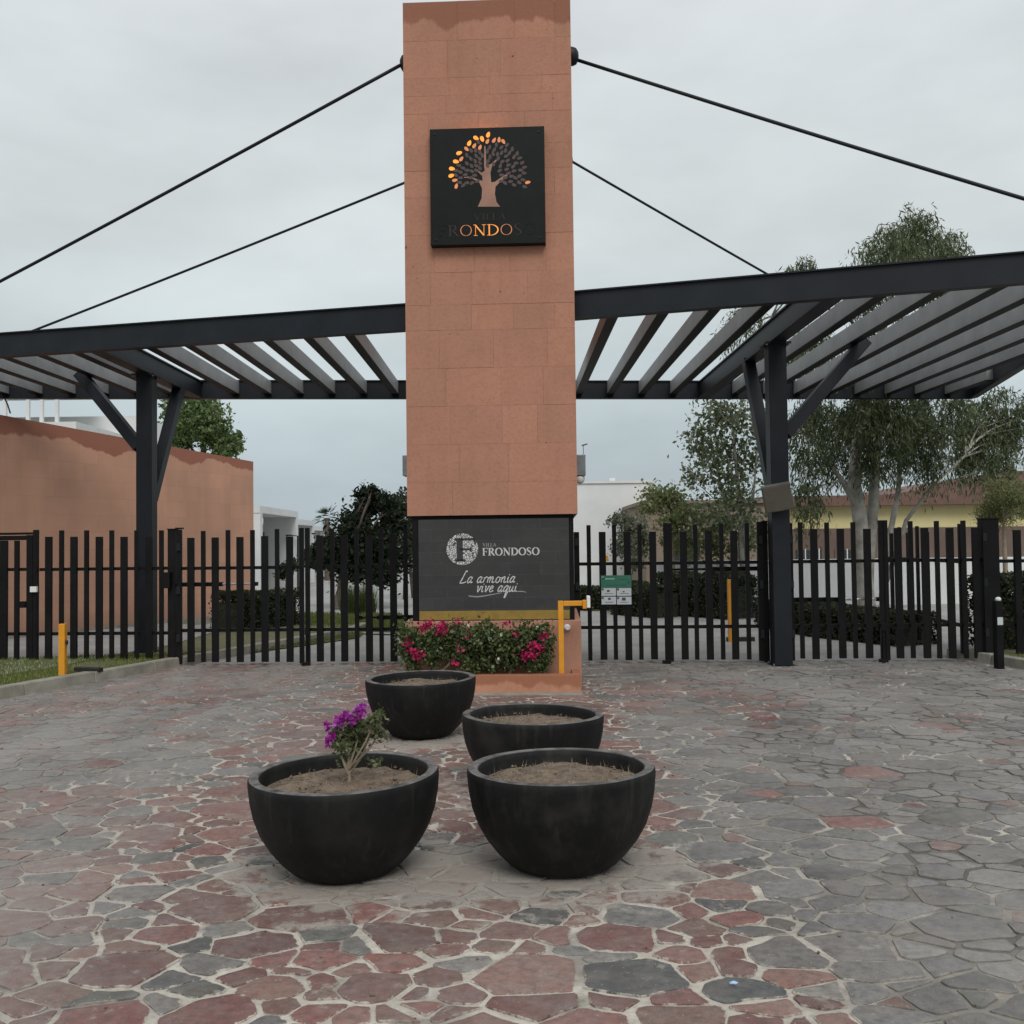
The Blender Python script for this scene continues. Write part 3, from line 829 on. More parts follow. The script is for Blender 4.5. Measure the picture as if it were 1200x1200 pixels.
def splace(u, z, v): return T(u, SV+v, z)
SP = lambda x, y: on_sign(500+x/8.0, 140+y/8.0)       # coordinates of the enlarged photo crop
# trunk and branches
B = MB()
trunk = [(480,818),(690,818),(655,775),(640,700),(645,630),(700,575),(790,500),(785,490),(690,550),(640,585),(605,590),(598,500),(612,440),(690,350),(683,345),(600,420),(560,430),(552,250),(540,250),(538,440),(545,480),(515,500),(460,460),(455,466),(520,530),(525,575),(500,570),(410,535),(350,540),(350,548),(410,545),(495,595),(520,650),(515,740)]
pl = [SP(*p) for p in trunk]
n = len(pl)
B.v = [tuple(splace(u, z, -.002)) for u, z in pl] + [tuple(splace(u, z, 0)) for u, z in pl]
B.f = [tuple(range(n))] + [(k, n+k, n+(k+1)%n, (k+1)%n) for k in range(n)]
M['sign_trunk'] = simple('stone seen through the cut-out', (.30,.165,.125), (.40,.22,.16), 4, .85, 0)
trunk_o = B.build('tree_cutout', M['sign_trunk'], sign)
def leaf(B, x, y, ang, L=25, Wd=12):
    cu, cz = SP(x, y); s = (su1-su0)/1080.0; k = len(B.v); m = 10
    ring = []
    for i in range(m):
        a = 2*math.pi*i/m; lx = L*math.cos(a); ly = Wd*math.sin(a)*(1-.25*math.cos(a))
        ring.append((cu+(lx*math.cos(ang)-ly*math.sin(ang))*s, cz+(lx*math.sin(ang)+ly*math.cos(ang))*s))
    B.v += [tuple(splace(u, z, -.0025)) for u, z in ring] + [tuple(splace(u, z, 0)) for u, z in ring]
    B.f.append(tuple(k+i for i in range(m)))
    B.f += [(k+i, k+m+i, k+m+(i+1)%m, k+(i+1)%m) for i in range(m)]
lit = [(463,175,-.6),(520,183,-1.2),(577,143,1.2),(400,222,1.1),(305,315,.3),(275,395,-.2),(237,462,-.15),(232,527,.3)]
mid = [(570,205,1.1),(632,195,1.),(679,190,1.5),(719,208,-1.),(374,277,-.8),(325,370,.9),(265,570,.2),(278,625,1.3),(948,590,.2),(447,247,1.),(500,262,1.2)]
for x, y, a in lit: B = MB(); leaf(B, x, y, a, 29, 18); B.build('leaf', M['lit'], sign)
for x, y, a in mid: B = MB(); leaf(B, x, y, a, 27, 15); B.build('leaf', M['lit_mid'], sign)
B = MB(); placed = [(p[0], p[1]) for p in lit+mid]
for _ in range(6000):
    a = random.uniform(-.25, math.pi+.25); r = math.sqrt(random.uniform(.10, 1))*355
    x, y = 585+r*math.cos(a)*.98, 555-r*math.sin(a)*1.05
    if y > 680 or (500 < x < 660 and y > 440) or (abs(x-545) < 22): continue
    if any((x-q[0])**2+(y-q[1])**2 < 40**2 for q in placed): continue
    placed.append((x, y)); leaf(B, x, y, math.atan2(555-y, x-585)+random.uniform(-.5,.5), 25, 15)
o = B.build('leaf', M['sign_leaf'], sign); o['kind'] = 'stuff'
def sword(word, xa, xb, yb, yt, mats):
    ua, za = SP(xa, yb); ub, _ = SP(xb, yb); _, zt = SP(xa, yt)
    for i, c, B in capword(word, splace, ua, ub, za, zt, th=.0025): B.build('letter', mats[i], sign)
for k_c in 'FRONDOSVILA': CAP[k_c] = (CAP[k_c][0], [[(p[0], p[1], p[2]*.58) for p in st] for st in CAP[k_c][1]])
M['lit_word'] = emit_mat('half lit amber', (1., .36, .06), .34)
K, Lm, Ld = M['sign_black'], M['lit_word'], M['lit_mid']
sword('VILLA', 440, 745, 945, 885, [M['sign_dim']]*5)
sword('FRONDOSO', 100, 1030, 1100, 995, [M['sign_black'], M['sign_dim'], Ld, Lm, Lm, Ld, M['sign_dim'], M['sign_black']])

# ---- cameras and boxes on the tower's flanks
for sgn, xx in ((-1, 476), (1, 681)):
    lab = 'grey box with white dome camera on the tower flank ' + ('with thin aerial' if sgn > 0 else 'near the ficus')
    cdep = 12.3
    p = D(xx, 560, cdep); zt = D(xx, 534, cdep).z; zb = D(xx, 558, cdep).z
    v = cdep - TY; u_s = sgn*(thw)
    t_ = thing('camera_box', lab, 'camera', T(u_s, v, zb))
    xo = D(472.8 if sgn < 0 else 685.5, 545, cdep).x; uo = (xo - tcx + v*sa)/ca
    a, b = sorted((u_s+sgn*.001, uo))
    tbox(MB(), a, b, v-.12, v+.12, zb, zt).build('housing', M['galv'], t_, bevel=.006)
    B = MB(); c = T((a+b)/2, v-.05, zb-.045)
    B.lathe([(0,-.055),(.03,-.048),(.05,-.03),(.058,0),(.058,.03),(.04,.044),(0,.044)], c, 20)
    B.build('dome', M['whitebox'], t_, smooth=True)
    if sgn > 0:
        B = MB(); c = T(b-.02, v, zt); B.tube([c, c+Vector((0,0,.13))], .004, 6); B.tube([c+Vector((-.02,0,.12)), c+Vector((.05,0,.14))], .009, 6)
        B.build('aerial', M['galv'], t_)

# ---- planter at the foot of the tower
pf = G(600, 813.5).y; ph = D(600, 791, pf).z
pu0, pu1 = -thw-.04, (D(683, 800, pf).x-tcx)/ca
pv = pf - TY
planter = thing('planter_box', 'low terracotta kerbed planter at the foot of the tower', 'planter', T((pu0+pu1)/2, pv, 0))
tbox(MB(), pu0, pu1, pv, pv+.11, -.02, ph).build('front_kerb', M['terra_kerb'], planter, bevel=.006)
for a, b in ((pu0, pu0+.09), (pu1-.09, pu1)):
    tbox(MB(), a, b, pv+.111, -.021, -.02, ph-.003).build('side_kerb', M['terra_kerb'], planter, bevel=.006)
tbox(MB(), pu0-.02, pu1+.01, pv-.14, pv-.001, -.01, .018).build('footing', M['concrete'], planter, bevel=.004)
tbox(MB(), pu0+.091, pu1-.091, pv+.112, -.022, .0, ph-.05).build('soil', M['soil'], planter)

# ================================================================== FOLIAGE TOOLS
def leaves_mesh(name, P, dirs, size, ratio, cols, mat, parent, jitter=.4):
    """P (n,3) centres; dirs (n,3) long axes; rhombic leaves folded along the midrib"""
    n = len(P); P = np.asarray(P); d = np.asarray(dirs)
    d = d/np.linalg.norm(d, axis=1, keepdims=True)
    r = RNG.normal(size=(n,3)); s = np.cross(d, r); s /= np.linalg.norm(s, axis=1, keepdims=True)+1e-9
    nn = np.cross(s, d)
    L = size*RNG.uniform(1-jitter, 1+jitter, (n,1)); W = L*ratio*RNG.uniform(.8, 1.2, (n,1))
    v = np.empty((n,4,3), dtype=np.float32)
    v[:,0] = P - d*L*.5; v[:,2] = P + d*L*.5
    v[:,1] = P + s*W*.5 + nn*W*.18; v[:,3] = P - s*W*.5 + nn*W*.18
    me = bpy.data.meshes.new(name)
    me.vertices.add(n*4); me.vertices.foreach_set('co', v.ravel())
    me.loops.add(n*4); me.loops.foreach_set('vertex_index', np.arange(n*4, dtype=np.int32))
    me.polygons.add(n); me.polygons.foreach_set('loop_start', np.arange(0, n*4, 4, dtype=np.int32))
    me.polygons.foreach_set('loop_total', np.full(n, 4, dtype=np.int32))
    me.update(calc_edges=True); me.validate()
    set_col(me, np.repeat(cols, 4, axis=0))
    return link(name, me, mat, parent)
def bloom_mesh(*a):
    o = leaves_mesh(*a); o['kind'] = 'stuff'; return o
def palette(n, cs, var=.25):
    cs = np.array(cs); k = RNG.integers(0, len(cs), n)
    return cs[k]*RNG.uniform(1-var, 1+var, (n,1))
def clumps(blobs, n, sub=14, sub_r=.28, shell=.55):
    """blobs: (centre, (rx,ry,rz)); leaves gather in small sub-clumps spread through each blob"""
    w = np.array([b[1][0]*b[1][1]*b[1][2] for b in blobs])**.8; w = w/w.sum()
    out = []
    for (c, r), wi in zip(blobs, w):
        m = max(6, int(n*wi)); k = max(4, int(sub))
        q = RNG.normal(size=(k,3)); q /= np.linalg.norm(q, axis=1, keepdims=True)
        q *= (shell + (1-shell)*RNG.random((k,1)))*RNG.uniform(.7,1.05,(k,1))
        cen = np.array(c) + q*np.array(r)
        sz = RNG.uniform(.5, 1.3, k)
        idx = RNG.integers(0, k, m)
        g = RNG.normal(size=(m,3))*sub_r*sz[idx][:,None]*np.array(r).mean()
        out.append(cen[idx]+g)
    return np.concatenate(out)
def strands(blobs, n, per=9, step=.045, drift=.35, spread=.8):
    w = np.array([b[1][0]*b[1][1]*b[1][2] for b in blobs])**.75; w = w/w.sum(); P = []; Dd = []
    for (c, r), wi in zip(blobs, w):
        k = max(3, int(n*wi/per)); q = RNG.normal(size=(k,3)); q /= np.linalg.norm(q, axis=1, keepdims=True)
        q *= RNG.random((k,1))**.45*spread
        ns = max(3, k//16); cen = q[:ns]; q = cen[RNG.integers(0, ns, k)] + RNG.normal(size=(k,3))*.20
        st = np.array(c) + q*np.array(r) + np.array([0,0,.35*r[2]])
        out = q*np.array([1,1,0])*drift + RNG.normal(size=(k,3))*.18
        for i in range(per):
            t = i*step*RNG.uniform(.8,1.2,(k,1)); fall = np.array([0,0,-1.])*(.35+.09*i)
            P.append(st + (out+fall)*t + RNG.normal(size=(k,3))*.035)
            Dd.append(out*.6 + fall*1.6 + RNG.normal(size=(k,3))*.55)
    return np.concatenate(P), np.concatenate(Dd)
def limb(B, a, b, r0, r1, sag=.0, wob=.06, seg=7, n=6):
    a, b = Vector(a), Vector(b); L = (b-a).length; pts = []; rad = []
    off = Vector((random.uniform(-1,1), random.uniform(-1,1), random.uniform(-.3,.3)))*L*wob
    for i in range(n+1):
        t = i/n; k = math.sin(math.pi*t)
        pts.append(a.lerp(b, t) + off*k + Vector((0,0,sag*L*k)) + Vector((random.uniform(-1,1), random.uniform(-1,1), 0))*L*.012*k)
        rad.append(r0+(r1-r0)*t)
    B.tube(pts, rad, seg); return pts

yb_x = D(658, 789, pf+.13).x
# ---- bougainvillea in the planter
def bougainvillea_hedge():
    t_ = thing('bougainvillea_bush', 'leafy bougainvillea hedge with crimson blooms, planted at the foot of the tower', 'bush', T((pu0+pu1)/2, pv+.25, ph-.05))
    B = MB()
    for (xa, ya, xb, yb) in ((512,790,497,770),(512,790,532,770),(497,770,486,752),(532,770,540,750),(637,790,632,768),(637,790,645,765),(560,790,555,765),(560,790,575,760),(597,790,606,768)):
        a = D(xa, ya, pf+.24); b = D(xb, yb, pf+.24+random.uniform(-.08,.08))
        a.z = max(a.z, ph-.06) if ya == 790 else a.z
        limb(B, a, b, .016, .010, 0, .12, 6)
    B.build('stem', M['twig'], t_)['kind'] = 'stuff'
    bl = []
    for x in range(482, 640, 11):
        for y in (738, 750, 764, 777):
            if y == 777 and (random.random() < .6 or 500 < x < 540): continue
            if y == 738 and random.random() < .35: continue
            c = D(x+random.uniform(-4,4), y+random.uniform(-3,3), pf+random.uniform(.12,.34)); bl.append((c, (.11,.12,.085)))
    for x, y in ((474,762),(478,775),(636,780),(638,770),(642,750),(486,782)): bl.append((D(x, y, pf+.2), (.07,.07,.06)))
    P = clumps(bl, 12500, 8, .46, .4)
    P = P[P[:,2] > ph+.01]
    P = P[P[:,1] < TY-.06]; P = P[P[:,0] < yb_x-.05]
    n = len(P)
    d = RNG.normal(size=(n,3)); d[:,1] -= .5
    leaves_mesh('foliage', P, d, .042, .62, palette(n, [(.075,.11,.035),(.10,.145,.05),(.13,.165,.065),(.05,.075,.026),(.20,.22,.12)], .3), M['leaf'], t_)
    fl = [(548,746,2),(606,742,2),(540,760,2),(502,731,14),(497,735,10),(519,735,12),(516,740,8),(488,768,13),(483,764,6),(478,754,6),(627,757,12),(632,760,7),(615,769,10),(622,768,10),(638,746,8),(535,728,3),(594,730,4),(532,778,4)]
    for (x, y, k) in fl:
        c = D(x, y, pf+.03)
        if y < 740: c = D(x, y, pf+.07)
        Pf = np.array(c) + RNG.normal(size=(k*4,3))*np.array([.030,.018,.024])
        bloom_mesh('bloom', Pf, RNG.normal(size=(len(Pf),3)), .036, .8, palette(len(Pf), [(.50,.02,.12),(.60,.05,.18),(.40,.012,.085)], .25), M['leaf'], t_)
    wf = [(583,775,1),(588,746,1),(629,738,1),(548,736,1),(574,752,1)]
    for (x, y, k) in wf:
        Pf = np.array(D(x, y-3, pf+.03)) + RNG.normal(size=(6,3))*.008
        bloom_mesh('bloom', Pf, RNG.normal(size=(6,3)), .03, .8, palette(6, [(.7,.7,.62)], .1), M['leaf'], t_)
bougainvillea_hedge()

# yellow reader post in the planter
yb = D(658, 789, pf+.13); yt = D(659, 704, pf+.13)
t_ = thing('reader_post', 'yellow bent tube post with card reader, standing in the terracotta planter', 'post', (yb.x, yb.y, ph-.05))
B = MB(); B.box(yb.x-.028, yb.x+.028, yb.y-.028, yb.y+.028, ph-.06, yt.z); B.build('upright', M['yellow'], t_, bevel=.004)
xe = D(688, 706, pf+.13).x
B = MB(); B.box(yb.x+.0285, xe-.05, yb.y-.026, yb.y+.026, yt.z-.054, yt.z-.002); B.build('arm', M['yellow'], t_, bevel=.004)
B = MB(); B.box(xe-.0495, xe-.006, yb.y-.04, yb.y+.04, yt.z-.085, yt.z+.005); B.build('bracket', M['yellow'], t_, bevel=.004)
B = MB(); B.box(xe-.0055, xe+.03, yb.y-.055, yb.y+.055, yt.z-.075, yt.z+.05); B.build('reader', M['whitebox'], t_, bevel=.006)
c = D(664.5, 735, TY-.04)
t_ = thing('small_lamp', 'small round white lamp on the pedestal behind the yellow reader post', 'lamp', (c.x, c.y, c.z))
B = MB()
B.tube([(c.x,c.y-.07,c.z),(c.x,c.y-.05,c.z),(c.x,c.y+.018,c.z)], [.022,.035,.035], 16); B.build('head', M['whitebox'], t_, smooth=False)

# ================================================================== CANOPIES
ZU, ZT = EYE+2.49, EYE+2.80
fL0, fL1 = G(0, 391, ZT), G(472, 357, ZT)
fR0, fR1 = G(675, 342, ZT), G(1200, 296, ZT)
fdir = (fR1-fL0); fdir.z = 0; fdir.normalize()
rL, rR = G(0, 467.5, ZU), G(1140, 467.3, ZU)
rdir = (rR-rL).normalized()
def front_y(x): 
    if x < 0: a, b = fL0, fL1
    else: a, b = fR0, fR1
    return a.y + (x-a.x)*(b.y-a.y)/(b.x-a.x)
def rear_y(x): return rL.y + (x-rL.x)*(rR.y-rL.y)/(rR.x-rL.x)
def channel(B, a, b, z0, z1, w, fl=.016, web_front=True):
    """steel channel/I beam between plan points: web with projecting flanges top and bottom"""
    a = Vector((a[0],a[1],0)); b = Vector((b[0],b[1],0)); t = (b-a).normalized(); n = Vector((-t.y, t.x, 0))
    def bx(o0, o1, za, zb):
        q = [a+n*o0, b+n*o0, b+n*o1, a+n*o1]
        B.quadbox([Vector((p.x,p.y,za)) for p in q], [Vector((p.x,p.y,zb)) for p in q])
    bx(-w/2+.03, w/2-.03, z0+fl+.0005, z1-fl-.0005); bx(-w/2, w/2, z0, z0+fl); bx(-w/2, w/2, z1-fl, z1)
XL_END, XR_END = -10.6, 0
# right hand end runs obliquely from the rear corner to the front corner
rRe = Vector((rR.x, rR.y, 0)); pE = G(1200, 430, ZU)
eD = Vector((pE.x-rRe.x, pE.y-rRe.y, 0)).normalized()
s_ = 0.; q = rRe.copy()
for i in range(4000):
    q = rRe + eD*(i*.005)
    if q.y <= front_y(q.x): break
fRe = q
tlx = T(-thw, 1, 0).x; trx = T(thw, 1, 0).x
def build_canopy(side):
    if side > 0:
        lab, px0, px1 = 'black steel slatted canopy on the post carrying a flood lamp', trx, None
        post_b = G(916, 779.5); gx = post_b.x
    else:
        lab, px0 = 'black steel slatted canopy running over the terracotta boundary wall end', tlx
        gx = D(172, 700, 14.25).x; post_b = Vector((gx, 14.25, LZ))
    t_ = thing('canopy', lab, 'canopy', (post_b.x, post_b.y, post_b.z))
    if side > 0:
        xs0f = xs0r = px0-.04; fe = (fRe.x, fRe.y); re = (rRe.x, rRe.y)
        fa = (xs0f, front_y(xs0f)); ra = (-1.2, rear_y(-1.2))
        B = MB(); channel(B, fa, fe, ZU, ZT, .13); B.build('front_beam', M['steel'], t_)
        B = MB(); channel(B, (T(0,TDEP,0).x+.003, rear_y(0)), re, ZU, ZT, .13); B.build('rear_beam', M['steel'], t_)
        B = MB(); a = Vector((*fe,0))-eD*.07; b = Vector((*re,0))+eD*.07; channel(B, a, b, ZU+.002, ZT-.002, .12); B.build('end_beam', M['steel'], t_)
        xs = [D(px, 452, rear_y(2)).x for px in (677.5,)]
        x0 = D(713, 452, 17.4).x; step = .548
        xs = [x0 + step*(k-1) for k in range(14)]
    else:
        xs0 = px0+.02; xe = XL_END
        B = MB(); channel(B, (xe+.6, front_y(xe+.6)), (xs0, front_y(xs0)), ZU, ZT, .13); B.build('front_beam', M['steel'], t_)
        B = MB(); channel(B, (xe, rear_y(xe)), (T(0,TDEP,0).x-.003, rear_y(0)), ZU, ZT, .13); B.build('rear_beam', M['steel'], t_)
        B = MB(); channel(B, (xe+.03, rear_y(xe)-.07), (xe+.6+.03, front_y(xe+.6)+.07), ZU+.002, ZT-.002, .12); B.build('end_beam', M['steel'], t_)
        x0 = D(464, 452, 16.9).x; step = .527
        xs = [x0 - step*k for k in range(16)]
    RB, RT, RW = ZT-.235, ZT-.02, .105
    near = min(range(len(xs)), key=lambda k: abs(xs[k]-gx))
    for k, x in enumerate(xs):
        y0 = front_y(x)+.04; y1 = rear_y(x)-.04
        if side > 0 and x > rRe.x - 2.6:              # stop at the oblique end
            # end beam line: x at given y
            f = lambda y: rRe.x + eD.x/eD.y*(y-rRe.y)
            if f(y0) < x+.1: y0 = rRe.y + (x+.1-rRe.x)*eD.y/eD.x
            if y0 > y1-.2: continue
        if side < 0 and x < XL_END+.75: continue
        if k == near: 
            xg = gx
            B = MB(); channel(B, (xg, y0), (xg, y1), ZU+.004, ZT-.022, .20, .02); B.build('girder', M['steel'], t_)
            continue
        if abs(x-gx) < .2: continue
        B = MB(); B.box(x-RW/2, x+RW/2, y0, y1, RB, RT)
        o = B.build('rafter', M['rafter'], t_, bevel=.003)
        B = MB(); B.box(x-RW/2-.008, x+RW/2+.008, y0, y1, RB-.012, RB-.0005)
        B.build('rafter_flange', M['gate'], o)  # shade under the rafter is put into the colour, darker than its sides
    # post: box column with a plate at its foot
    px, py = gx, post_b.y; hw = .112
    zb = post_b.z-.01
    B = MB(); B.box(px-hw, px+hw, py-hw, py+hw, zb, ZU+.002); B.build('post', M['steel'], t_, bevel=.006)
    B = MB(); B.box(px-hw-.035, px+hw+.035, py-hw-.035, py+hw+.035, zb, zb+.02); B.build('foot_plate', M['gate'], t_)
    B = MB(); B.box(px-hw-.05, px+hw+.05, py-hw-.05, py+hw+.05, ZU-.022, ZU+.0035); B.build('cap_plate', M['steel'], t_)
    for sx_ in (-1, 1):
        for sy_ in (-1, 1):
            B = MB(); B.tube([(px+sx_*(hw+.03), py+sy_*(hw+.03), ZU-.04), (px+sx_*(hw+.03), py+sy_*(hw+.03), ZU-.0225)], .014, 6); B.build('bolt', M['galv'], t_)
            B = MB(); B.tube([(px+sx_*(hw+.018), py+sy_*(hw+.018), zb+.0205), (px+sx_*(hw+.018), py+sy_*(hw+.018), zb+.045)], .012, 6); B.build('bolt', M['galv'], t_)
    # braces: one sideways and outward, one back
    if side > 0:
        a1 = D(922, 506, py).z; top1 = G(1000, 417, ZU); a2 = D(898, 570, py).z; top2 = G(883, 440, ZU)
    else:
        a1 = D(162, 522, py).z; top1 = G(92, 446, ZU); a2 = D(185, 575, py).z; top2 = G(205, 469, ZU)
    s = side
    p1 = Vector((px+s*(hw-.02), py, a1-.04)); q1 = Vector((top1.x, py+.45, RB+.03))
    B = MB(); B.bar(p1, q1, .15, .18, (0,1,0)); B.build('brace', M['steel'], t_)
    p2 = Vector((px-s*.03, py+hw-.02, a2-.1)); q2 = Vector((px-s*.03, py+1.3, ZU+.02))
    B = MB(); B.bar(p2, q2, .15, .15, (1,0,0)); B.build('brace', M['steel'], t_)
    # cross beam taking the outward brace
    return t_, gx, post_b
canR, gxR, postR = build_canopy(1)
canL, gxL, postL = build_canopy(-1)

def cable(px_a, dep_a, b, lab, r=.020):
    a = D(*px_a, dep_a)
    t_ = thing('stay_cable', lab, 'cable', a)
    d = (b-a); L = d.length
    pts = [a.lerp(b, i/12) - Vector((0,0,.012*L*.25*math.sin(math.pi*i/12))) for i in range(13)]
    B = MB(); B.tube(pts, r, 8); B.build('rod', M['steel'], t_, smooth=True)
    return t_, a
# front pair, anchored to round bosses near the tower face
def boss(t_, sgn, px, dep, zc):
    v = dep-TY; us = sgn*thw; c = T(us, v, zc)
    B = MB()
    prof = [(0,.10),(.045,.095),(.085,.07),(.10,.03),(.10,-.0)]
    nA = 20; base = len(B.v)
    for r, h in prof:
        for k in range(nA):
            a = 2*math.pi*k/nA
            B.v.append(tuple(T(us+sgn*h, v+r*math.cos(a), zc+r*1.05*math.sin(a))))
    for j in range(len(prof)-1):
        for k in range(nA):
            k2 = (k+1) % nA; f = (j*nA+k, j*nA+k2, (j+1)*nA+k2, (j+1)*nA+k)
            B.f.append(f)
    B.build('anchor_boss', M['steel'], t_, smooth=True)
dA = TY+.42
pl_ = PL(-135, 399, fL0[:2], fL1[:2]); pl_.z = ZT
pr_ = Vector((fRe.x-.1, front_y(fRe.x-.1), ZT)); 
_t, a = cable((469, 76.5), dA, pl_, 'thick stay cable from the round boss above the sign to the canopy over the lawn'); boss(_t, -1, 0, dA, D(469, 72.5, dA).z)
_t, a = cable((674, 69.5), dA, pr_, 'thick stay cable from the round boss above the sign to the flood lamp canopy'); boss(_t, 1, 0, dA, D(675, 68, dA).z)
dB = TY+TDEP-.25
def back_end(x): return Vector((x, rear_y(x), ZT))
pbl = PL(-111, 447, rL[:2], rR[:2]); pbr = PL(1123, 447, rL[:2], rR[:2]); pbl.z = pbr.z = ZT
if pbl.x < XL_END: pbl = back_end(XL_END+.1)
pbl0 = PL(503, 199.5, T(0,TDEP-.25,0)[:2], T(1,TDEP-.25,0)[:2]); pbr0 = PL(652, 188.5, T(0,TDEP-.25,0)[:2], T(1,TDEP-.25,0)[:2])
def cable2(a, b, lab, sgn):
    t_ = thing('stay_cable', lab, 'cable', a); L = (b-a).length
    B = MB(); B.tube([a.lerp(b, i/12) - Vector((0,0,.003*L*math.sin(math.pi*i/12))) for i in range(13)], .019, 8); B.build('rod', M['steel'], t_, smooth=True)
    boss(t_, sgn, 0, TY+TDEP-.25, a.z)
a = T(-thw-.06, TDEP-.25, pbl0.z); cable2(a, pbl, 'thinner looking stay cable from behind the tower to the rear beam over the wall', -1)
a = T(thw+.06, TDEP-.25, pbr0.z); cable2(a, pbr, 'thinner looking stay cable from behind the tower towards the eucalyptus', 1)

# flood lamp on the right hand post
lc = D(911, 583, postR.y-.26)
t_ = thing('flood_lamp', 'square grey flood lamp tilted on the canopy post beside the gates', 'lamp', lc)
o = MB().box(-.175, .175, -.035, .035, -.175, .175).build('housing', M['lamp'], None, bevel=.008)
o.parent = t_; o.rotation_euler = (math.radians(24), math.radians(-9), math.radians(-14))
o2 = MB().box(-.160, .160, -.045, -.0355, -.160, .160).build('lens', M['lamp'], None, bevel=.003)
o2.parent = t_; o2.rotation_euler = o.rotation_euler
B = MB(); B.bar(lc+Vector((0,.03,0)), (lc.x+.02, postR.y-.111, lc.z), .05, .05); B.build('bracket', M['steel'], t_)

# ================================================================== GATES AND FENCES
gt = Vector((GQ[0]-GP[0], GQ[1]-GP[1], 0)).normalized(); gn = Vector((gt.y, -gt.x, 0))   # towards the camera
def gp(px, y=700):
    p = PL(px, y, GP, GQ); return Vector((p.x, p.y, 0))
ZB = .045
def zpx(px, y): return PL(px, y, GP, GQ).z
def gbar(parent, px, w, z0, z1, depth=.04, name='bar', off=0., mat='gate'):
    c = gp(px) + gn*off
    B = MB(); a = c - gt*w/2; b = c + gt*w/2
    q = [a+gn*depth, b+gn*depth, b, a]
    B.quadbox([Vector((p.x,p.y,z0)) for p in q], [Vector((p.x,p.y,z1)) for p in q])
    return B.build(name, M[mat], parent, bevel=.002)
def grail(parent, pa, pb, z, h=.042, off=-.041, depth=.04, name='rail', mat='gate', ov=0.):
    a, b = gp(pa)-gt*ov, gp(pb)+gt*ov; a += gn*off; b += gn*off
    B = MB(); q = [a+gn*depth, b+gn*depth, b, a]
    B.quadbox([Vector((p.x,p.y,z-h/2)) for p in q], [Vector((p.x,p.y,z+h/2)) for p in q])
    return B.build(name, M[mat], parent)
WB, NB, SB = .088, .054, .085
ZW, ZN = 1.695, 1.785
def leaf_gate(label, bars, stiles, rails=(1.285, .465), span=None, hinge=-1):
    mid = gp((span[0]+span[1])/2)
    t_ = thing('gate_leaf', label, 'gate', (mid.x, mid.y, ZB), 'swing gate leaves in the black steel gates')
    for px, k in bars:
        dz = random.uniform(-.006, .006)
        gbar(t_, px, WB if k == 'w' else NB, ZB+random.uniform(0,.01), (ZW if k == 'w' else ZN)+dz)
    for px, w, zt in stiles: gbar(t_, px, w, ZB-.015, zt, name='stile', depth=.055)
    for z in rails: grail(t_, span[0], span[1], z)
    hs = stiles[0] if hinge < 0 else stiles[-1]
    for z in (.32, .95, 1.52): gbar(t_, hs[0], .045, z, z+.10, depth=.03, off=.0555, name='hinge', mat='steel')
    return t_
L1 = leaf_gate('black gate leaf hinged at the capped gate post by the lawn kerb', [(224.5,'w'),(239,'n'),(253,'w'),(268,'n'),(282,'w'),(296.7,'n'),(311,'w'),(325.5,'n'),(340.2,'w')], [(211.5,.055,1.80),(354.3,.055,1.80)], span=(211.5,354.3))
L2 = leaf_gate('black gate leaf hinged on the tower flank, in front of the dark ficus', [(375.5,'w'),(390,'n'),(404,'w'),(418.6,'n'),(433,'w'),(447.2,'n'),(461.5,'w'),(476,'n')], [(361.3,.055,1.80),(489.5,.07,1.70)], span=(361.3,489.5), hinge=1)
M1 = leaf_gate('black gate leaf hinged on the tower flank, carrying the green notice', [(690.8,'n'),(706.7,'w'),(720.7,'n'),(735.8,'w'),(750.5,'n'),(765.7,'w')], [(676.5,.07,1.70),(780.6,.052,1.80)], span=(676.5,780.6))
M2 = leaf_gate('black gate leaf hinged at the flood lamp post, facing the tower side', [(801.6,'w'),(815.6,'n'),(831,'w'),(846,'n'),(860.7,'w'),(876.3,'n')], [(785.8,.052,1.80),(891.5,.08,1.80)], span=(785.8,891.5), hinge=1)
R1 = leaf_gate('black gate leaf hinged at the flood lamp post, facing the pale trunked eucalyptus', [(938.8,'n'),(954.5,'w'),(970,'n'),(985.8,'w'),(1000.8,'n'),(1017,'w')], [(927,.05,1.78),(1032.6,.052,1.80)], span=(927,1032.6))
R2 = leaf_gate('black gate leaf hinged at the wide end pillar beside the intercom', [(1053,'w'),(1068,'n'),(1084.5,'w'),(1098.8,'n'),(1114,'w'),(1130,'n'),(1144,'w')], [(1038,.052,1.80),(1153,.05,1.74)], span=(1038,1153), hinge=1)
# drop bolts where the leaves meet
for L_, px in ((L2, 361.3), (M1, 780.6), (R1, 1032.6)):
    gbar(L_, px-.5, .022, .002, .34, depth=.022, off=.056, name='drop_bolt')
    gbar(L_, px-1.2, .11, .004, .05, depth=.05, off=.056, name='bolt_keep')
    gbar(L_, px, .06, .40, .50, depth=.02, off=.0565, name='latch')
# posts
def gpost(px, w, z1, lab, depth=.11, off=.0, cap=True, z0=-.01, name='gate_post'):
    c = gp(px)
    t_ = thing(name, lab, 'post', (c.x, c.y, 0))
    gbar(t_, px, w, z0, z1, depth=depth, off=off-depth/2, name='shaft')
    if cap: gbar(t_, px, w+.02, z1+.0005, z1+.014, depth=depth+.02, off=off-depth/2-.01, name='cap')
    return t_
pA = gpost(202.5, .095, 1.80, 'square black gate post standing at the lawn kerb', z0=0.0)
gbar(pA, 211.5, .10, 1.806, 1.826, depth=.06, name='top_pivot')
gbar(pA, 199.5, .10, 1.03, 1.24, depth=.09, off=.06, name='lock_box')
pE_ = gpost(1160, .20, ZN+.01, 'wide black end pillar of the gates beside the intercom', depth=.16)
pM = gpost(897.5, .06, 1.80, 'slim black hinge post against the flood lamp canopy post', depth=.08)
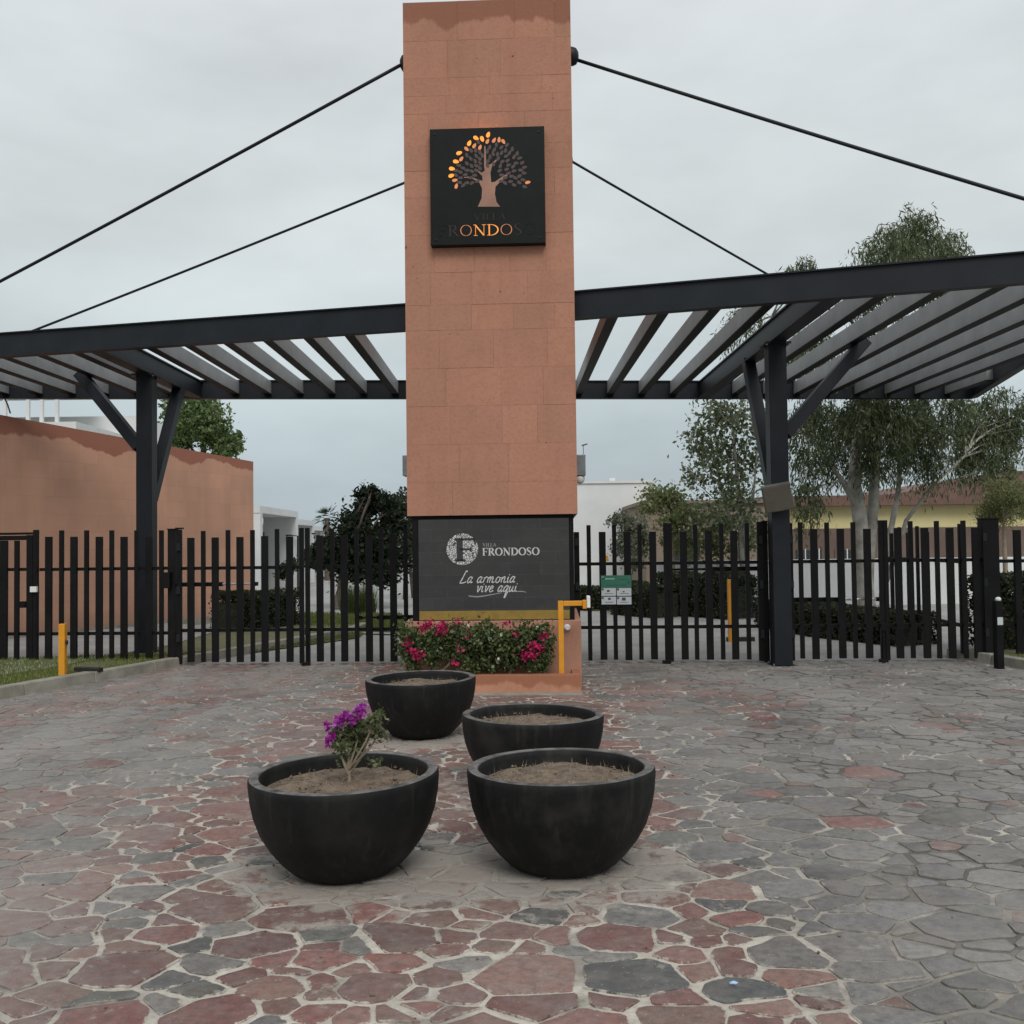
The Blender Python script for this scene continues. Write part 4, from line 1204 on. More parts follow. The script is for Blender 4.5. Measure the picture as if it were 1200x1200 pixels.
# electric openers
def opener(pa, pm, pb, z, lab, rod='chrome'):
    c = gp((pa+pb)/2)
    t_ = thing('gate_opener', lab, 'gate opener', (c.x, c.y, z), 'electric opener arms on the gates')
    a, m_, b = gp(pa)+gn*-.12, gp(pm)+gn*-.10, gp(pb)+gn*-.085
    for v in (a, m_, b): v.z = z
    B = MB(); B.bar(a, m_, .07, .055); B.build('motor_arm', M['gate'], t_, bevel=.006)
    B = MB(); B.tube([m_, b], .014, 8); B.build('rod', M[rod], t_)
    B = MB(); B.bar(b+Vector((0,0,-.0))-gt*.03, b+gt*.03, .07, .05); B.build('bracket', M['gate'], t_)
opener(203, 258, 297, zpx(250, 685), 'opener arm with white rod on the leaf by the lawn post')
opener(488, 440, 420, zpx(450, 724), 'low black opener arm on the leaf in front of the ficus', 'gate')
opener(893, 832, 786, zpx(840, 667), 'high black opener arm on the leaf between notice and flood lamp post', 'gate')
opener(930, 990, 1032, zpx(980, 703), 'opener arm with white rod before the pale eucalyptus trunk')

c = gp(711)
t_ = thing('warning_lamp', 'tiny yellow lamp on the gate rail above the green notice', 'lamp', (c.x, c.y, zpx(711, 658)))
gbar(t_, 711.6, .05, zpx(711, 657.8), zpx(711, 654), depth=.05, off=-.046, name='base', mat='yellow')
gbar(t_, 711.6, .038, zpx(711, 653.9), zpx(711, 651), depth=.038, off=-.040, name='lens', mat='yellow')
# fence beside the lawn and the pedestrian gate
fz = lambda px, y: zpx(px, y)
c = gp(110)
t_ = thing('fence_panel', 'black picket fence panel along the lawn before the terracotta wall', 'fence', (c.x, c.y, LZ))
for px, k in ((58,'w'),(73,'n'),(87.5,'w'),(102.3,'n'),(117.2,'w'),(131.8,'n'),(146.2,'w'),(161,'n'),(175.5,'w'),(190,'n')):
    gbar(t_, px, WB if k == 'w' else NB, LZ+.02, fz(px, 629 if k == 'w' else 621.5))
for y in (666.8, 742.5): grail(t_, 46, 203, fz(110, y))
c = gp(15)
t_ = thing('pedestrian_gate', 'black framed pedestrian gate with white intercom on its post', 'gate', (c.x, c.y, LZ))
gbar(t_, 43.5, .055, LZ-.01, fz(43, 621), name='post', depth=.06)
gbar(t_, 36.2, .085, LZ+.02, fz(36, 627), name='stile')
for px, k in ((-25,'w'),(-10,'n'),(5.5,'w'),(20.8,'n')): gbar(t_, px, .10 if k == 'w' else .06, LZ+.02, fz(px, 633.5))
for y, h in ((667.5,.042),(743,.042),(630.5,.06)): grail(t_, -40, 40, fz(10, y), h=h)
grail(t_, -40, 44, fz(10, 625.5), h=.03, name='lintel')
gbar(t_, 28.8, .07, fz(28, 712), fz(28, 704.5), depth=.05, name='lock', off=.005)
c = gp(43.5)+gn*.0605
t_ = thing('intercom', 'small white box on the pedestrian gate post', 'intercom', (c.x, c.y, fz(43,692)))
gbar(t_, 43.5, .09, fz(43, 693.5), fz(43, 687), depth=.04, off=.0605, name='box', mat='whitebox')

# fence turning back behind the end pillar, and the one continuing past it
for (pa, pb, n_, lab) in (((5.72,12.72),(6.05,16.4),9,'black picket fence running back from the wide end pillar'), ((5.95,12.70),(9.6,12.9),11,'black picket fence continuing past the end pillar along the dark hedge')):
    a, b = Vector((*pa,0)), Vector((*pb,0)); t = (b-a).normalized(); n = Vector((t.y,-t.x,0)); L = (b-a).length
    t_ = thing('fence_panel', lab, 'fence', a.lerp(b,.5))
    for i in range(n_):
        c = a + t*(.12+(L-.2)*i/(n_-1)); w = WB if i % 2 else NB; z1 = ZW if i % 2 else ZN
        B = MB(); p, q = c-t*w/2, c+t*w/2; k = [p+n*.04, q+n*.04, q, p]
        B.quadbox([Vector((v.x,v.y,.085)) for v in k], [Vector((v.x,v.y,z1-.04)) for v in k]); B.build('bar', M['gate'], t_)
    for z in (1.24,.43):
        k = [a, b, b-n*.04, a-n*.04]
        B = MB(); B.quadbox([Vector((v.x,v.y,z)) for v in k], [Vector((v.x,v.y,z+.042)) for v in k]); B.build('rail', M['gate'], t_)

# green and white notice on the gate
nu = lambda px: gp(px, 690)
def nbox(px0, px1, y0, y1, off, d, name, mat, parent):
    a, b = nu(px0)+gn*off, nu(px1)+gn*off; z1, z0 = zpx((px0+px1)/2, y0), zpx((px0+px1)/2, y1)
    k = [a+gn*d, b+gn*d, b, a]
    B = MB(); B.quadbox([Vector((v.x,v.y,z0)) for v in k], [Vector((v.x,v.y,z1)) for v in k]); return B.build(name, M[mat], parent)
c = nu(722)+gn*.041
t_ = thing('notice', 'green and white notice fixed on the gate leaf next to the tower', 'sign', (c.x, c.y, zpx(722,709)))
nbox(703.6, 740.2, 674, 709.3, .041, .006, 'plate', 'gate', t_)
nx_ = lambda q: 695+q*70/1200.; ny_ = lambda q: 645+q*70/1200.
nbox(nx_(155), nx_(768), ny_(498), ny_(745), .0475, .002, 'header', 'sign_green', t_)
nbox(nx_(245), nx_(430), ny_(552), ny_(582), .05, .001, 'header_line', 'sign_ltgreen', t_)
nbox(nx_(190), nx_(228), ny_(545), ny_(582), .05, .001, 'header_mark', 'sign_dkgreen', t_)
nbox(nx_(175), nx_(215), ny_(520), ny_(545), .05, .001, 'header_mark', 'sign_ltgreen', t_)
nbox(nx_(270), nx_(650), ny_(688), ny_(702), .05, .001, 'header_line', 'sign_dkgreen', t_)
nbox(nx_(500), nx_(690), ny_(575), ny_(586), .05, .001, 'header_line', 'sign_dkgreen', t_)
nbox(nx_(690), nx_(725), ny_(625), ny_(660), .05, .001, 'header_mark', 'sign_dkgreen', t_)
for (a, b, c_, d) in ((165,455,752,908),(472,762,752,908),(165,455,926,1080),(472,762,926,1080)):
    nbox(nx_(a), nx_(b), ny_(c_), ny_(d), .0475, .002, 'step_card', 'sign_white', t_)
    nbox(nx_(a+5), nx_(a+45), ny_(c_+8), ny_(c_+48), .05, .001, 'card_mark', 'sign_ink', t_)
    nbox(nx_(a+65), nx_(b-55), ny_(d-48), ny_(d-38), .05, .001, 'card_line', 'sign_ink', t_)
nbox(nx_(275), nx_(330), ny_(790), ny_(830), .05, .001, 'pictogram', 'sign_ink', t_)
nbox(nx_(585), nx_(630), ny_(815), ny_(838), .05, .001, 'pictogram', 'sign_ink', t_)
nbox(nx_(295), nx_(350), ny_(948), ny_(990), .05, .001, 'pictogram', 'sign_ink', t_)
nbox(nx_(572), nx_(648), ny_(942), ny_(1003), .05, .001, 'pictogram', 'sign_ink', t_)

# ================================================================== SMALL STREET THINGS
c = G(73.5, 794, LZ)
t_ = thing('marker_post', 'plain yellow square post on the lawn beside the kerb', 'post', (c.x, c.y, LZ))
zt = D(73.5, 731, c.y).z
B = MB(); B.box(c.x-.036, c.x+.036, c.y-.036, c.y+.036, LZ-.02, zt); B.build('shaft', M['yellow'], t_, bevel=.004)
B = MB(); B.box(c.x+.0365, c.x+.055, c.y-.02, c.y+.02, zt-.24, zt-.19); B.build('sensor', M['dark'], t_, bevel=.004)
c = G(103, 789, LZ)
t_ = thing('ground_light', 'long black ground light lying on the grass by the kerb', 'lamp', (c.x, c.y, LZ))
p, q = G(89, 789, LZ), G(118.5, 789.5, LZ)
B = MB(); B.bar((p.x,p.y,LZ+.052),(q.x,q.y,LZ+.045), .09, .05); B.build('housing', M['dark'], t_, bevel=.006)
B = MB(); B.bar((q.x-.05,q.y,LZ-.01),(q.x-.05,q.y,LZ+.02), .04, .04); B.bar((p.x+.05,p.y,LZ-.01),(p.x+.05,p.y,LZ+.026), .04, .04); B.build('foot', M['dark'], t_)
c = G(857, 752, 0)
t_ = thing('reader_post', 'yellow post standing on the road behind the gates under the airy tree', 'post', (c.x, c.y, 0))
zt = D(857, 679, c.y).z
B = MB(); B.box(c.x-.042, c.x+.042, c.y-.04, c.y+.04, -.02, zt); B.build('shaft', M['yellow'], t_, bevel=.004)
B = MB(); B.bar((c.x-.05,c.y+.1,.02),(c.x+.38,c.y+.1,.02), .1,.08); B.build('foot', M['dark'], t_)
# intercom pillar at the right
c = G(1165, 775, .08)
t_ = thing('intercom_pillar', 'short black intercom pillar with white camera and label at the kerb', 'intercom', (c.x, c.y-.12, .0))
cx_, cy_ = c.x, c.y-.12; zt = D(1165, 704, cy_).z
B = MB(); B.box(cx_-.042, cx_+.042, cy_-.05, cy_+.05, .0, zt); B.build('shaft', M['gate'], t_, bevel=.006)
B = MB(); B.lathe([(0,.024),(.022,.02),(.034,.004),(.034,-.016),(.024,-.024),(0,-.026)], (cx_, cy_-.02, zt+.022), 18); B.build('camera', M['whitebox'], t_, smooth=True)
z1 = D(1166, 723, cy_).z; z0 = D(1166, 732, cy_).z
B = MB(); B.box(cx_-.03, cx_+.035, cy_-.054, cy_-.0505, z0, z1); B.build('label', M['sign_white'], t_)
c = G(860, 1154.5, .014)
t_ = thing('litter', 'scrap of blue wrapper lying on the grey paving', 'litter', c)
B = MB(); m = 9
for k in range(m):
    a = 2*math.pi*k/m; r = .014*random.uniform(.6,1.2)
    B.v.append((c.x+r*math.cos(a), c.y+r*math.sin(a), .016+.010*random.random()))
B.v.append((c.x, c.y, .03)); B.f = [(k, (k+1)%m, m) for k in range(m)]; B.build('wrapper', M['litter'], t_)

B = MB()
for _ in range(240):
    y = random.uniform(2.9, 12.5); x = random.uniform(-.55*y, .55*y)
    if not in_plan(x, y): continue
    k = random.uniform(.003, .011); n0 = len(B.v); zc = .010
    for v in ((1,0,0),(-1,0,0),(0,1,0),(0,-1,0),(0,0,.7),(0,0,-.8)):
        B.v.append((x+v[0]*k*random.uniform(.5,1.6), y+v[1]*k*random.uniform(.5,1.6), zc+v[2]*k))
    B.f += [(n0+a_, n0+b_, n0+c_) for a_, b_, c_ in ((0,2,4),(2,1,4),(1,3,4),(3,0,4),(2,0,5),(1,2,5),(3,1,5),(0,3,5))]
tag(B.build('grit', M['soil']), 'crumbs of grit and mortar scattered over the paving', 'grit', kind='stuff')

# ================================================================== POTS
PROF = [(0,0),(.222,0),(.238,.005),(.268,.026),(.315,.073),(.365,.137),(.404,.205),(.431,.282),(.446,.36),(.452,.43),(.451,.452),(.446,.461),(.406,.463),(.398,.457),(.394,.43),(.386,.36),(.36,.29),(0,.29)]
def soil_mesh(seed, heap):
    rg = random.Random(seed); B = MB(); nr, na = 16, 56
    B.v.append((0,0,.392+heap))
    for i in range(1, nr+1):
        r = .388*i/nr
        for k in range(na):
            a = 2*math.pi*k/na; x, y = r*math.cos(a), r*math.sin(a)
            h = .392 + heap*(1-(i/nr)**2) + (h2(x*14+seed*7, y*14, seed)-.5)*.028 + (h2(x*45, y*45+seed, seed+3)-.5)*.014
            if i == nr: h = .386
            B.v.append((x, y, h))
    for k in range(na): B.f.append((0, 1+k, 1+(k+1)%na))
    for i in range(nr-1):
        for k in range(na):
            a = 1+i*na+k; b = 1+i*na+(k+1)%na; B.f.append((a, a+na, b+na, b))
    return B
LAB = {'planted': 'black bowl pot holding the small blooming bougainvillea',
       'bare': 'black bowl pot of bare soil standing beside the planted pot',
       'far': 'black bowl pot of soil standing closest to the tower planter',
       'mid': 'black bowl pot of soil half hidden behind the bare soil pot'}
POTROOT = {}
for i, (key, p) in enumerate(POTS):
    t_ = thing('bowl_pot', LAB[key], 'pot', (p.x, p.y, .012), 'black bowl pots in front of the tower')
    t_.rotation_euler = (math.radians(random.uniform(-.9,.9)), math.radians(random.uniform(-.9,.9)), i*1.3)
    t_.scale = (1+random.uniform(-.012,.012), 1+random.uniform(-.012,.012), 1+random.uniform(-.02,.02))
    o = MB().lathe(PROF, (0,0,0), 96, .0045).build('bowl', M['pot'], None, smooth=True); o.parent = t_
    o.modifiers.new('edge', 'EDGE_SPLIT').split_angle = math.radians(50)
    s = soil_mesh(i+1, {'planted': .012, 'bare': .022, 'far': .01, 'mid': .014}[key]).build('soil', M['soil'], None, smooth=True); s.parent = t_
    # clods, pebbles and dry stalks
    B = MB(); rg = random.Random(i)
    for _ in range(150):
        a, r = rg.uniform(0, 6.28), .365*math.sqrt(rg.random()); k = rg.uniform(.003, .010) * (1.6 if rg.random() < .08 else 1)
        c = Vector((r*math.cos(a), r*math.sin(a), .402+k*.3)); n0 = len(B.v)
        for v in ((1,0,0),(-1,0,0),(0,1,0),(0,-1,0),(0,0,.8),(0,0,-.8)):
            B.v.append(tuple(c + Vector(v)*k*rg.uniform(.6,1.3)))
        B.f += [(n0+a_, n0+b_, n0+c_) for a_, b_, c_ in ((0,2,4),(2,1,4),(1,3,4),(3,0,4),(2,0,5),(1,2,5),(3,1,5),(0,3,5))]
    o = B.build('clods', M['soil'], None); o.parent = s; o['kind'] = 'stuff'
    V = []; Fc = []; C = []
    for _ in range(260 if key == 'bare' else 120):
        a, r = rg.uniform(0, 6.28), .37*math.sqrt(rg.random()); x, y = r*math.cos(a), r*math.sin(a)
        b = rg.uniform(0,6.28); l = rg.uniform(.01,.035); hh = rg.uniform(.005,.04); w = .0014; n0 = len(V)
        V += [(x-w*math.sin(b), y+w*math.cos(b), .394), (x+w*math.sin(b), y-w*math.cos(b), .394), (x+l*math.cos(b), y+l*math.sin(b), .40+hh)]
        Fc.append((n0,n0+1,n0+2)); c_ = rg.choice([(.42,.36,.22),(.30,.25,.14),(.22,.17,.10)]); C += [c_]*3
    me = bpy.data.meshes.new('dry_stalks'); me.from_pydata(V, [], Fc); set_col(me, np.array(C))
    o = link('dry_stalks', me, M['grass']); o.parent = s; o['kind'] = 'stuff'
    POTROOT[key] = t_
# the plant in the first pot
pp = POTS[0][1]
t_ = thing('bougainvillea_plant', 'small bougainvillea with purple blooms growing in a black pot', 'plant', (pp.x+.02, pp.y, .39))
B = MB(); base = Vector((pp.x+.02, pp.y, .37)); dz_ = pp.y
tips = [(392,868),(398,850),(425,848),(440,842),(430,866),(410,856),(447,852)]
fork = D(408, 893, dz_)
limb(B, base, fork, .009, .007, 0, .04, 7, 4)
for x, y in tips: limb(B, fork.lerp(base, random.uniform(0,.5)), D(x, y, dz_+random.uniform(-.06,.06)), .006, .003, 0, .10, 6, 5)
B.build('stem', M['twig'], t_)
bl = [(D(x, y, dz_+random.uniform(-.05,.05)), (.042,.055,.036)) for x, y in ((398,858),(396,868),(412,850),(423,852),(434,845),(426,864),(412,868),(440,840),(444,858),(402,876),(420,876))]
bl += [(D(440, 893, dz_+.03), (.04,.04,.018)), (D(400, 893, dz_+.06), (.03,.04,.018))]
P = clumps(bl, 1500, 9, .40, .4); n = len(P)
leaves_mesh('foliage', P, RNG.normal(size=(n,3))+np.array([0,-.4,-.2]), .024, .62, palette(n, [(.09,.12,.045),(.13,.155,.07),(.18,.20,.11),(.06,.08,.03),(.22,.22,.13)], .25), M['leaf'], t_)
for (x, y, k) in ((384,850,9),(388,862,11),(386,868,6),(400,841,12),(406,838,12),(412,844,10),(420,832,11),(426,827,7),(424,836,8),(396,848,8)):
    Pf = np.array(D(x, y, dz_-.03)) + RNG.normal(size=(k*3,3))*.011
    bloom_mesh('bloom', Pf, RNG.normal(size=(len(Pf),3)), .024, .8, palette(len(Pf), [(.42,.05,.42),(.55,.10,.60),(.36,.03,.26)], .25), M['leaf'], t_)

# ================================================================== BACKGROUND
# ---- terracotta boundary wall
we = G(297.5, 725); ws = G(48, 751)
wt = (ws-we).normalized(); wn_ = Vector((-wt.y, wt.x, 0))
if wn_.x > 0: wn_ = -wn_
far = we + wt*14
tE = D(297.5, 541, we.y).z; d48 = ws.y
tS = PL(0, 486, we[:2], ws[:2]); 
slope = (tS.z - tE)/((Vector((tS.x,tS.y,0))-we).length)
def wall_top(s): return tE + slope*s
B = MB(); nseg = 14
t_ = thing('boundary_wall', 'long terracotta block wall stained dark along its top, behind the lawn fence', 'wall', (we.x, we.y, 0))
V = []; Fc = []; C = []
for i in range(nseg+1):
    s = 14.0*i/nseg; p = we + wt*s
    for off in (0, .22):
        q = p + wn_*off
        for z, c in ((-.05, 0.), (wall_top(s), 1.)):
            V.append((q.x, q.y, z)); C.append((c, c, c))
for i in range(nseg):
    a = i*4; b = a+4
    Fc += [(a, b, b+1, a+1), (a+2, a+3, b+3, b+2), (a+1, b+1, b+3, a+3)]
Fc += [(0,1,3,2), (nseg*4, nseg*4+2, nseg*4+3, nseg*4+1)]
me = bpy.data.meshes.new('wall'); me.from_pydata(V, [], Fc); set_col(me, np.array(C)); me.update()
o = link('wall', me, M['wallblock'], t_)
B = MB(); a = we - wt*.02 - wn_*.03; b = far - wn_*.03
k = [a, a+wn_*.029, b+wn_*.029, b]
B.quadbox([Vector((v.x,v.y,-.05)) for v in k], [Vector((v.x,v.y,.14)) for v in k]); B.build('plinth', M['concrete'], t_)

# ---- white house behind that wall
hd = 30.
a = D(152, 506, hd); zt = a.z
t_ = thing('white_house', 'white flat roofed house with slim roof columns rising behind the terracotta wall', 'house', (-16, hd, 0))
x1 = D(152, 500, hd).x; x0 = -22.
zt2 = D(60, 482, hd-3).z
B = MB(); B.box(x0, D(140,500,hd).x, hd-3, hd+6, -.1, D(90, 494, hd-3).z); B.build('wall', M['white'], t_)
B = MB(); B.box(x0, D(155,500,hd).x, hd+.5, hd+5, D(90, 494, hd-3).z, D(60, 486, hd).z); B.build('parapet', M['white'], t_)
for px in (6, 33, 49, 67):
    c = D(px, 480, hd-2.6); B = MB(); B.box(c.x-.045, c.x+.045, c.y-.045, c.y+.045, D(90,494,hd-3).z, D(px, 440, hd-2.6).z); B.build('column', M['white'], t_)
B = MB(); B.box(x0, D(68,440,hd-2.6).x, hd-2.75, hd+2, D(40,440,hd-2.6).z, D(40,434,hd-2.6).z); B.build('roof_slab', M['white'], t_)

# ---- street of white houses seen through the gate
def street_house(x0p, x1p, dep, ytop, lab, deep=7., tall_extra=0.):
    a, b = D(x0p, 650, dep), D(x1p, 650, dep)
    zt = D(x1p, ytop, dep).z
    t_ = thing('white_house', lab, 'house', ((a.x+b.x)/2, dep, 0))
    xa, xb = a.x-6., b.x
    # gabled-less cube with a deep recessed porch on the street flank
    B = MB(); B.box(xa, xb-1.2, dep, dep+deep, -.1, zt-.25); B.build('wall', M['white'], t_)
    B = MB(); B.box(xb-1.2, xb, dep, dep+.3, -.1, zt); B.build('pier', M['white'], t_)
    B = MB(); B.box(xb-1.2, xb, dep+deep-.3, dep+deep, -.1, zt); B.build('pier', M['white'], t_)
    B = MB(); B.box(xa, xb, dep-.02, dep+deep+.02, zt+.001, zt+.22); B.build('roof', M['white'], t_)
    B = MB(); B.box(xb-1.195, xb-1.17, dep+1.2, dep+3.0, .9, zt-.9); w = B.build('window', M['brownwall'], t_)
    B = MB(); B.box(xb-1.169, xb-1.15, dep+1.3, dep+2.9, 1.0, zt-1.0); B.build('pane', M['glass'], w)
    B = MB(); B.box(xb-1.195, xb-1.16, dep+4.2, dep+5.2, 0., 2.1); B.build('door', M['roof'], t_)
    return t_
street_house(290, 305, 31, 601, 'white cube house standing just past the end of the terracotta wall', 5.5)
street_house(315, 332, 38, 613, 'white cube house between the wall end house and the small street tree', 6)
street_house(340, 350, 47, 620, 'white house farther along the street beside the dark lamp post', 7)
street_house(366, 392, 60, 628, 'low white house at the street end behind the palm', 8)

# ---- right hand buildings
def block(name, lab, cat, x0, x1, dep, ytop, mat, deep=6., base=-.1):
    a, b = D(x0, 650, dep), D(x1, 650, dep); zt = D((x0+x1)/2, ytop, dep).z
    t_ = thing(name, lab, cat, ((a.x+b.x)/2, dep, 0))
    MB().box(a.x, b.x, dep, dep+deep, base, zt).build('wall', M[mat], t_)
    return t_, a.x, b.x, zt
t_, a, b, zt = block('white_house', 'plain white walled house directly behind the tower and notice', 'house', 640, 765, 33, 566.5, 'white')
MB().box(a-.05, b+.05, 32.95, 39.05, zt+.001, zt+.08).build('coping', M['white'], t_)
MB().box(b-1.2, b-1.0, 35, 35.2, zt+.08, zt+.3).build('roof_vent', M['white'], t_)
t_, a, b, zt = block('tan_house', 'tan rendered house behind the airy tree', 'house', 757, 925, 28, 590, 'tan')
MB().box(a+.6, a+1.5, 27.97, 27.998, .9, 1.9).build('window', M['glass'], t_)
MB().box(a-.1, b+.1, 27.9, 34.1, zt+.001, zt+.1).build('coping', M['tan'], t_)
# cream building with brown dado and curved brown roof edge
dep = 29.
a, b = D(905, 650, dep).x, D(1290, 650, dep).x
zy0, zy1 = D(1000, 619, dep).z, D(1000, 593, dep).z
t_ = thing('cream_house', 'cream yellow house with brown lower wall and red brown roof, behind the eucalyptus', 'house', ((a+b)/2, dep, 0))
MB().box(a, b, dep, dep+8, -.1, zy0).build('lower_wall', M['brownwall'], t_)
MB().box(a, b, dep+.02, dep+8, zy0+.001, zy1).build('upper_wall', M['yellowwall'], t_)
B = MB(); n = 26
xs = [a-.3+(b-a+.6)*i/n for i in range(n+1)]
def roof_z(x):
    px = 600 + x/dep*F; k = max(0, (px-1020)/170.); k = min(k, 1.0)
    return D(1000, 581 - 26*k*k*(3-2*k), dep).z
for i in range(n):
    za, zb = roof_z(xs[i]), roof_z(xs[i+1])
    B.quadbox([(xs[i],dep-.35,zy1+.001),(xs[i+1],dep-.35,zy1+.001),(xs[i+1],dep+8,zy1+.001),(xs[i],dep+8,zy1+.001)],
              [(xs[i],dep-.35,za),(xs[i+1],dep-.35,zb),(xs[i+1],dep+8,zb),(xs[i],dep+8,za)])
B.build('roof', M['roof'], t_)
for px in (947, 996):
    c = D(px, 640, dep).x
    w = MB().box(c-.45, c+.45, dep-.03, dep-.002, D(px, 660, dep).z, D(px, 643, dep).z).build('window', M['brownwall'], t_)
    MB().box(c-.38, c+.38, dep-.035, dep-.0305, D(px, 659, dep).z, D(px, 644.5, dep).z).build('pane', M['glass'], w)
    for k in range(4): MB().box(c-.3+k*.2-.015, c-.3+k*.2+.015, dep-.06, dep-.036, D(px, 660, dep).z, D(px, 643, dep).z).build('bar', M['white'], w)
# low white garden wall
dep = 24.
a, b = D(770, 650, dep).x, D(1300, 650, dep).x
t_ = thing('garden_wall', 'low white garden wall behind the eucalyptus trunk and hedge', 'wall', ((a+b)/2, dep, 0))
MB().box(a, b, dep, dep+.2, -.1, D(1000, 655, dep).z-.05).build('wall', M['white'], t_)
MB().box(a-.03, b+.03, dep-.03, dep+.23, D(1000, 655, dep).z-.049, D(1000, 655, dep).z).build('coping', M['white'], t_)

# ---- trees
def tree(name, lab, base, trunk_paths, blobs, n, size, ratio, cols, bark, droop=0., sub=14, sub_r=.28, var=.3, limbs=True, group=None, shell=.5, cat='tree', lr=.05, hang=None):
    t_ = thing(name, lab, cat, base, group)
    B = MB()
    tops = []
    for pts, rr in trunk_paths:
        B.tube(pts, rr, 9); tops.append(pts)
    if limbs:
        for c, r in blobs:
            c = Vector(c)
            pts = min(tops, key=lambda P: min((Vector(q)-c).length for q in P[1:]))
            st = min((Vector(q) for q in pts[1:]), key=lambda q: (q-c).length + max(0, q.z-c.z)*1.5)
            P = limb(B, st, c, lr, lr*.35, .03, .10, 6, 6)
            for _ in range(4):
                q = c + Vector((random.uniform(-1,1)*r[0], random.uniform(-1,1)*r[1], random.uniform(-.8,.9)*r[2]))*.8
                limb(B, P[random.randint(3,6)], q, lr*.35, lr*.12, 0, .08, 5, 4)
    B.build('trunk', bark, t_, smooth=True)
    if hang: P, d = strands(blobs, n, *hang); m = len(P)
    else:
        P = clumps(blobs, n, sub, sub_r, shell); m = len(P)
        d = RNG.normal(size=(m,3)); d[:,2] -= droop
    leaves_mesh('crown', P, d, size, ratio, palette(m, cols, var), M['leaf'], t_)
    return t_
def px_blobs(lst, dep, dd=.6):
    out = []
    for (x, y, rx, rz, *e) in lst:
        k = dep/F; out.append((D(x, y, dep+(e[0] if e else random.uniform(-dd,dd))), (rx*k, (rx*k+rz*k)*.5, rz*k)))
    return out
# tree behind the boundary wall
dp = 27.
tree('leafy_tree', 'bushy green tree showing over the far end of the terracotta wall', (D(235,600,dp).x, dp, 0),
     [([ (D(235,600,dp).x, dp, -.1), D(236,600,dp), D(238,540,dp), D(240,500,dp)], [.14,.12,.09,.05])],
     px_blobs([(225,488,26,26),(245,500,28,26),(262,520,20,18),(215,515,22,22),(238,478,18,14),(275,524,12,10),(205,480,14,16),(280,512,8,8)], dp), 9000, .13, .5,
     [(.10,.155,.05),(.14,.20,.075),(.075,.12,.04),(.19,.23,.11)], M['bark'], .4, 16, .26)
# ficus beyond the gate
dp = 25.
tb = G(397, 714)
tree('ficus_tree', 'dark dense ficus tree on the lawn beyond the gate', tb,
     [([tb-Vector((0,0,.05)), D(398,700,dp), D(401,680,dp), D(405,655,dp)], [.16,.13,.12,.08])],
     px_blobs([(398,646,28,22),(430,625,34,30),(455,650,24,30),(412,655,36,22),(440,590,20,16),(428,582,14,11),(409,612,11,11),(462,615,18,22),(455,590,14,9),(375,650,20,16),(445,670,26,14),(436,574,6,6),(447,580,8,6),(420,592,8,7),(470,598,8,8)], dp, .9), 17000, .115, .55,
     [(.016,.026,.014),(.022,.036,.018),(.030,.045,.022),(.014,.02,.012)], M['bark'], .2, 13, .27)
dp = 29.
tree('leafy_tree', 'sparse thin tree beside the tower behind the ficus', (D(476,600,dp).x, dp, 0),
     [([(D(474,650,dp).x, dp, -.1), D(475,670,dp), D(476,630,dp)], [.07,.06,.03]), ([(D(482,650,dp).x, dp+.6, -.1), D(481,670,dp+.6), D(480,620,dp+.6)], [.06,.05,.03])],
     px_blobs([(475,600,16,24),(482,625,14,18),(470,640,14,16),(468,585,8,10)], dp), 2200, .13, .5, [(.035,.05,.025),(.05,.065,.035),(.06,.07,.05)], M['bark'], .3, 14, .3, lr=.025)
# small street tree and lamp post
dp = 33.
tree('leafy_tree', 'small round street tree before the white cube houses', (D(336,600,dp).x, dp, 0),
     [([(D(336,650,dp).x, dp, -.1), D(336,690,dp), D(336,668,dp)], [.06,.05,.03])],
     px_blobs([(336,668,9,9),(330,672,7,7),(342,662,7,8)], dp, .2), 1800, .11, .5, [(.03,.045,.022),(.045,.06,.03)], M['bark'], .2, 12, .3, lr=.02)
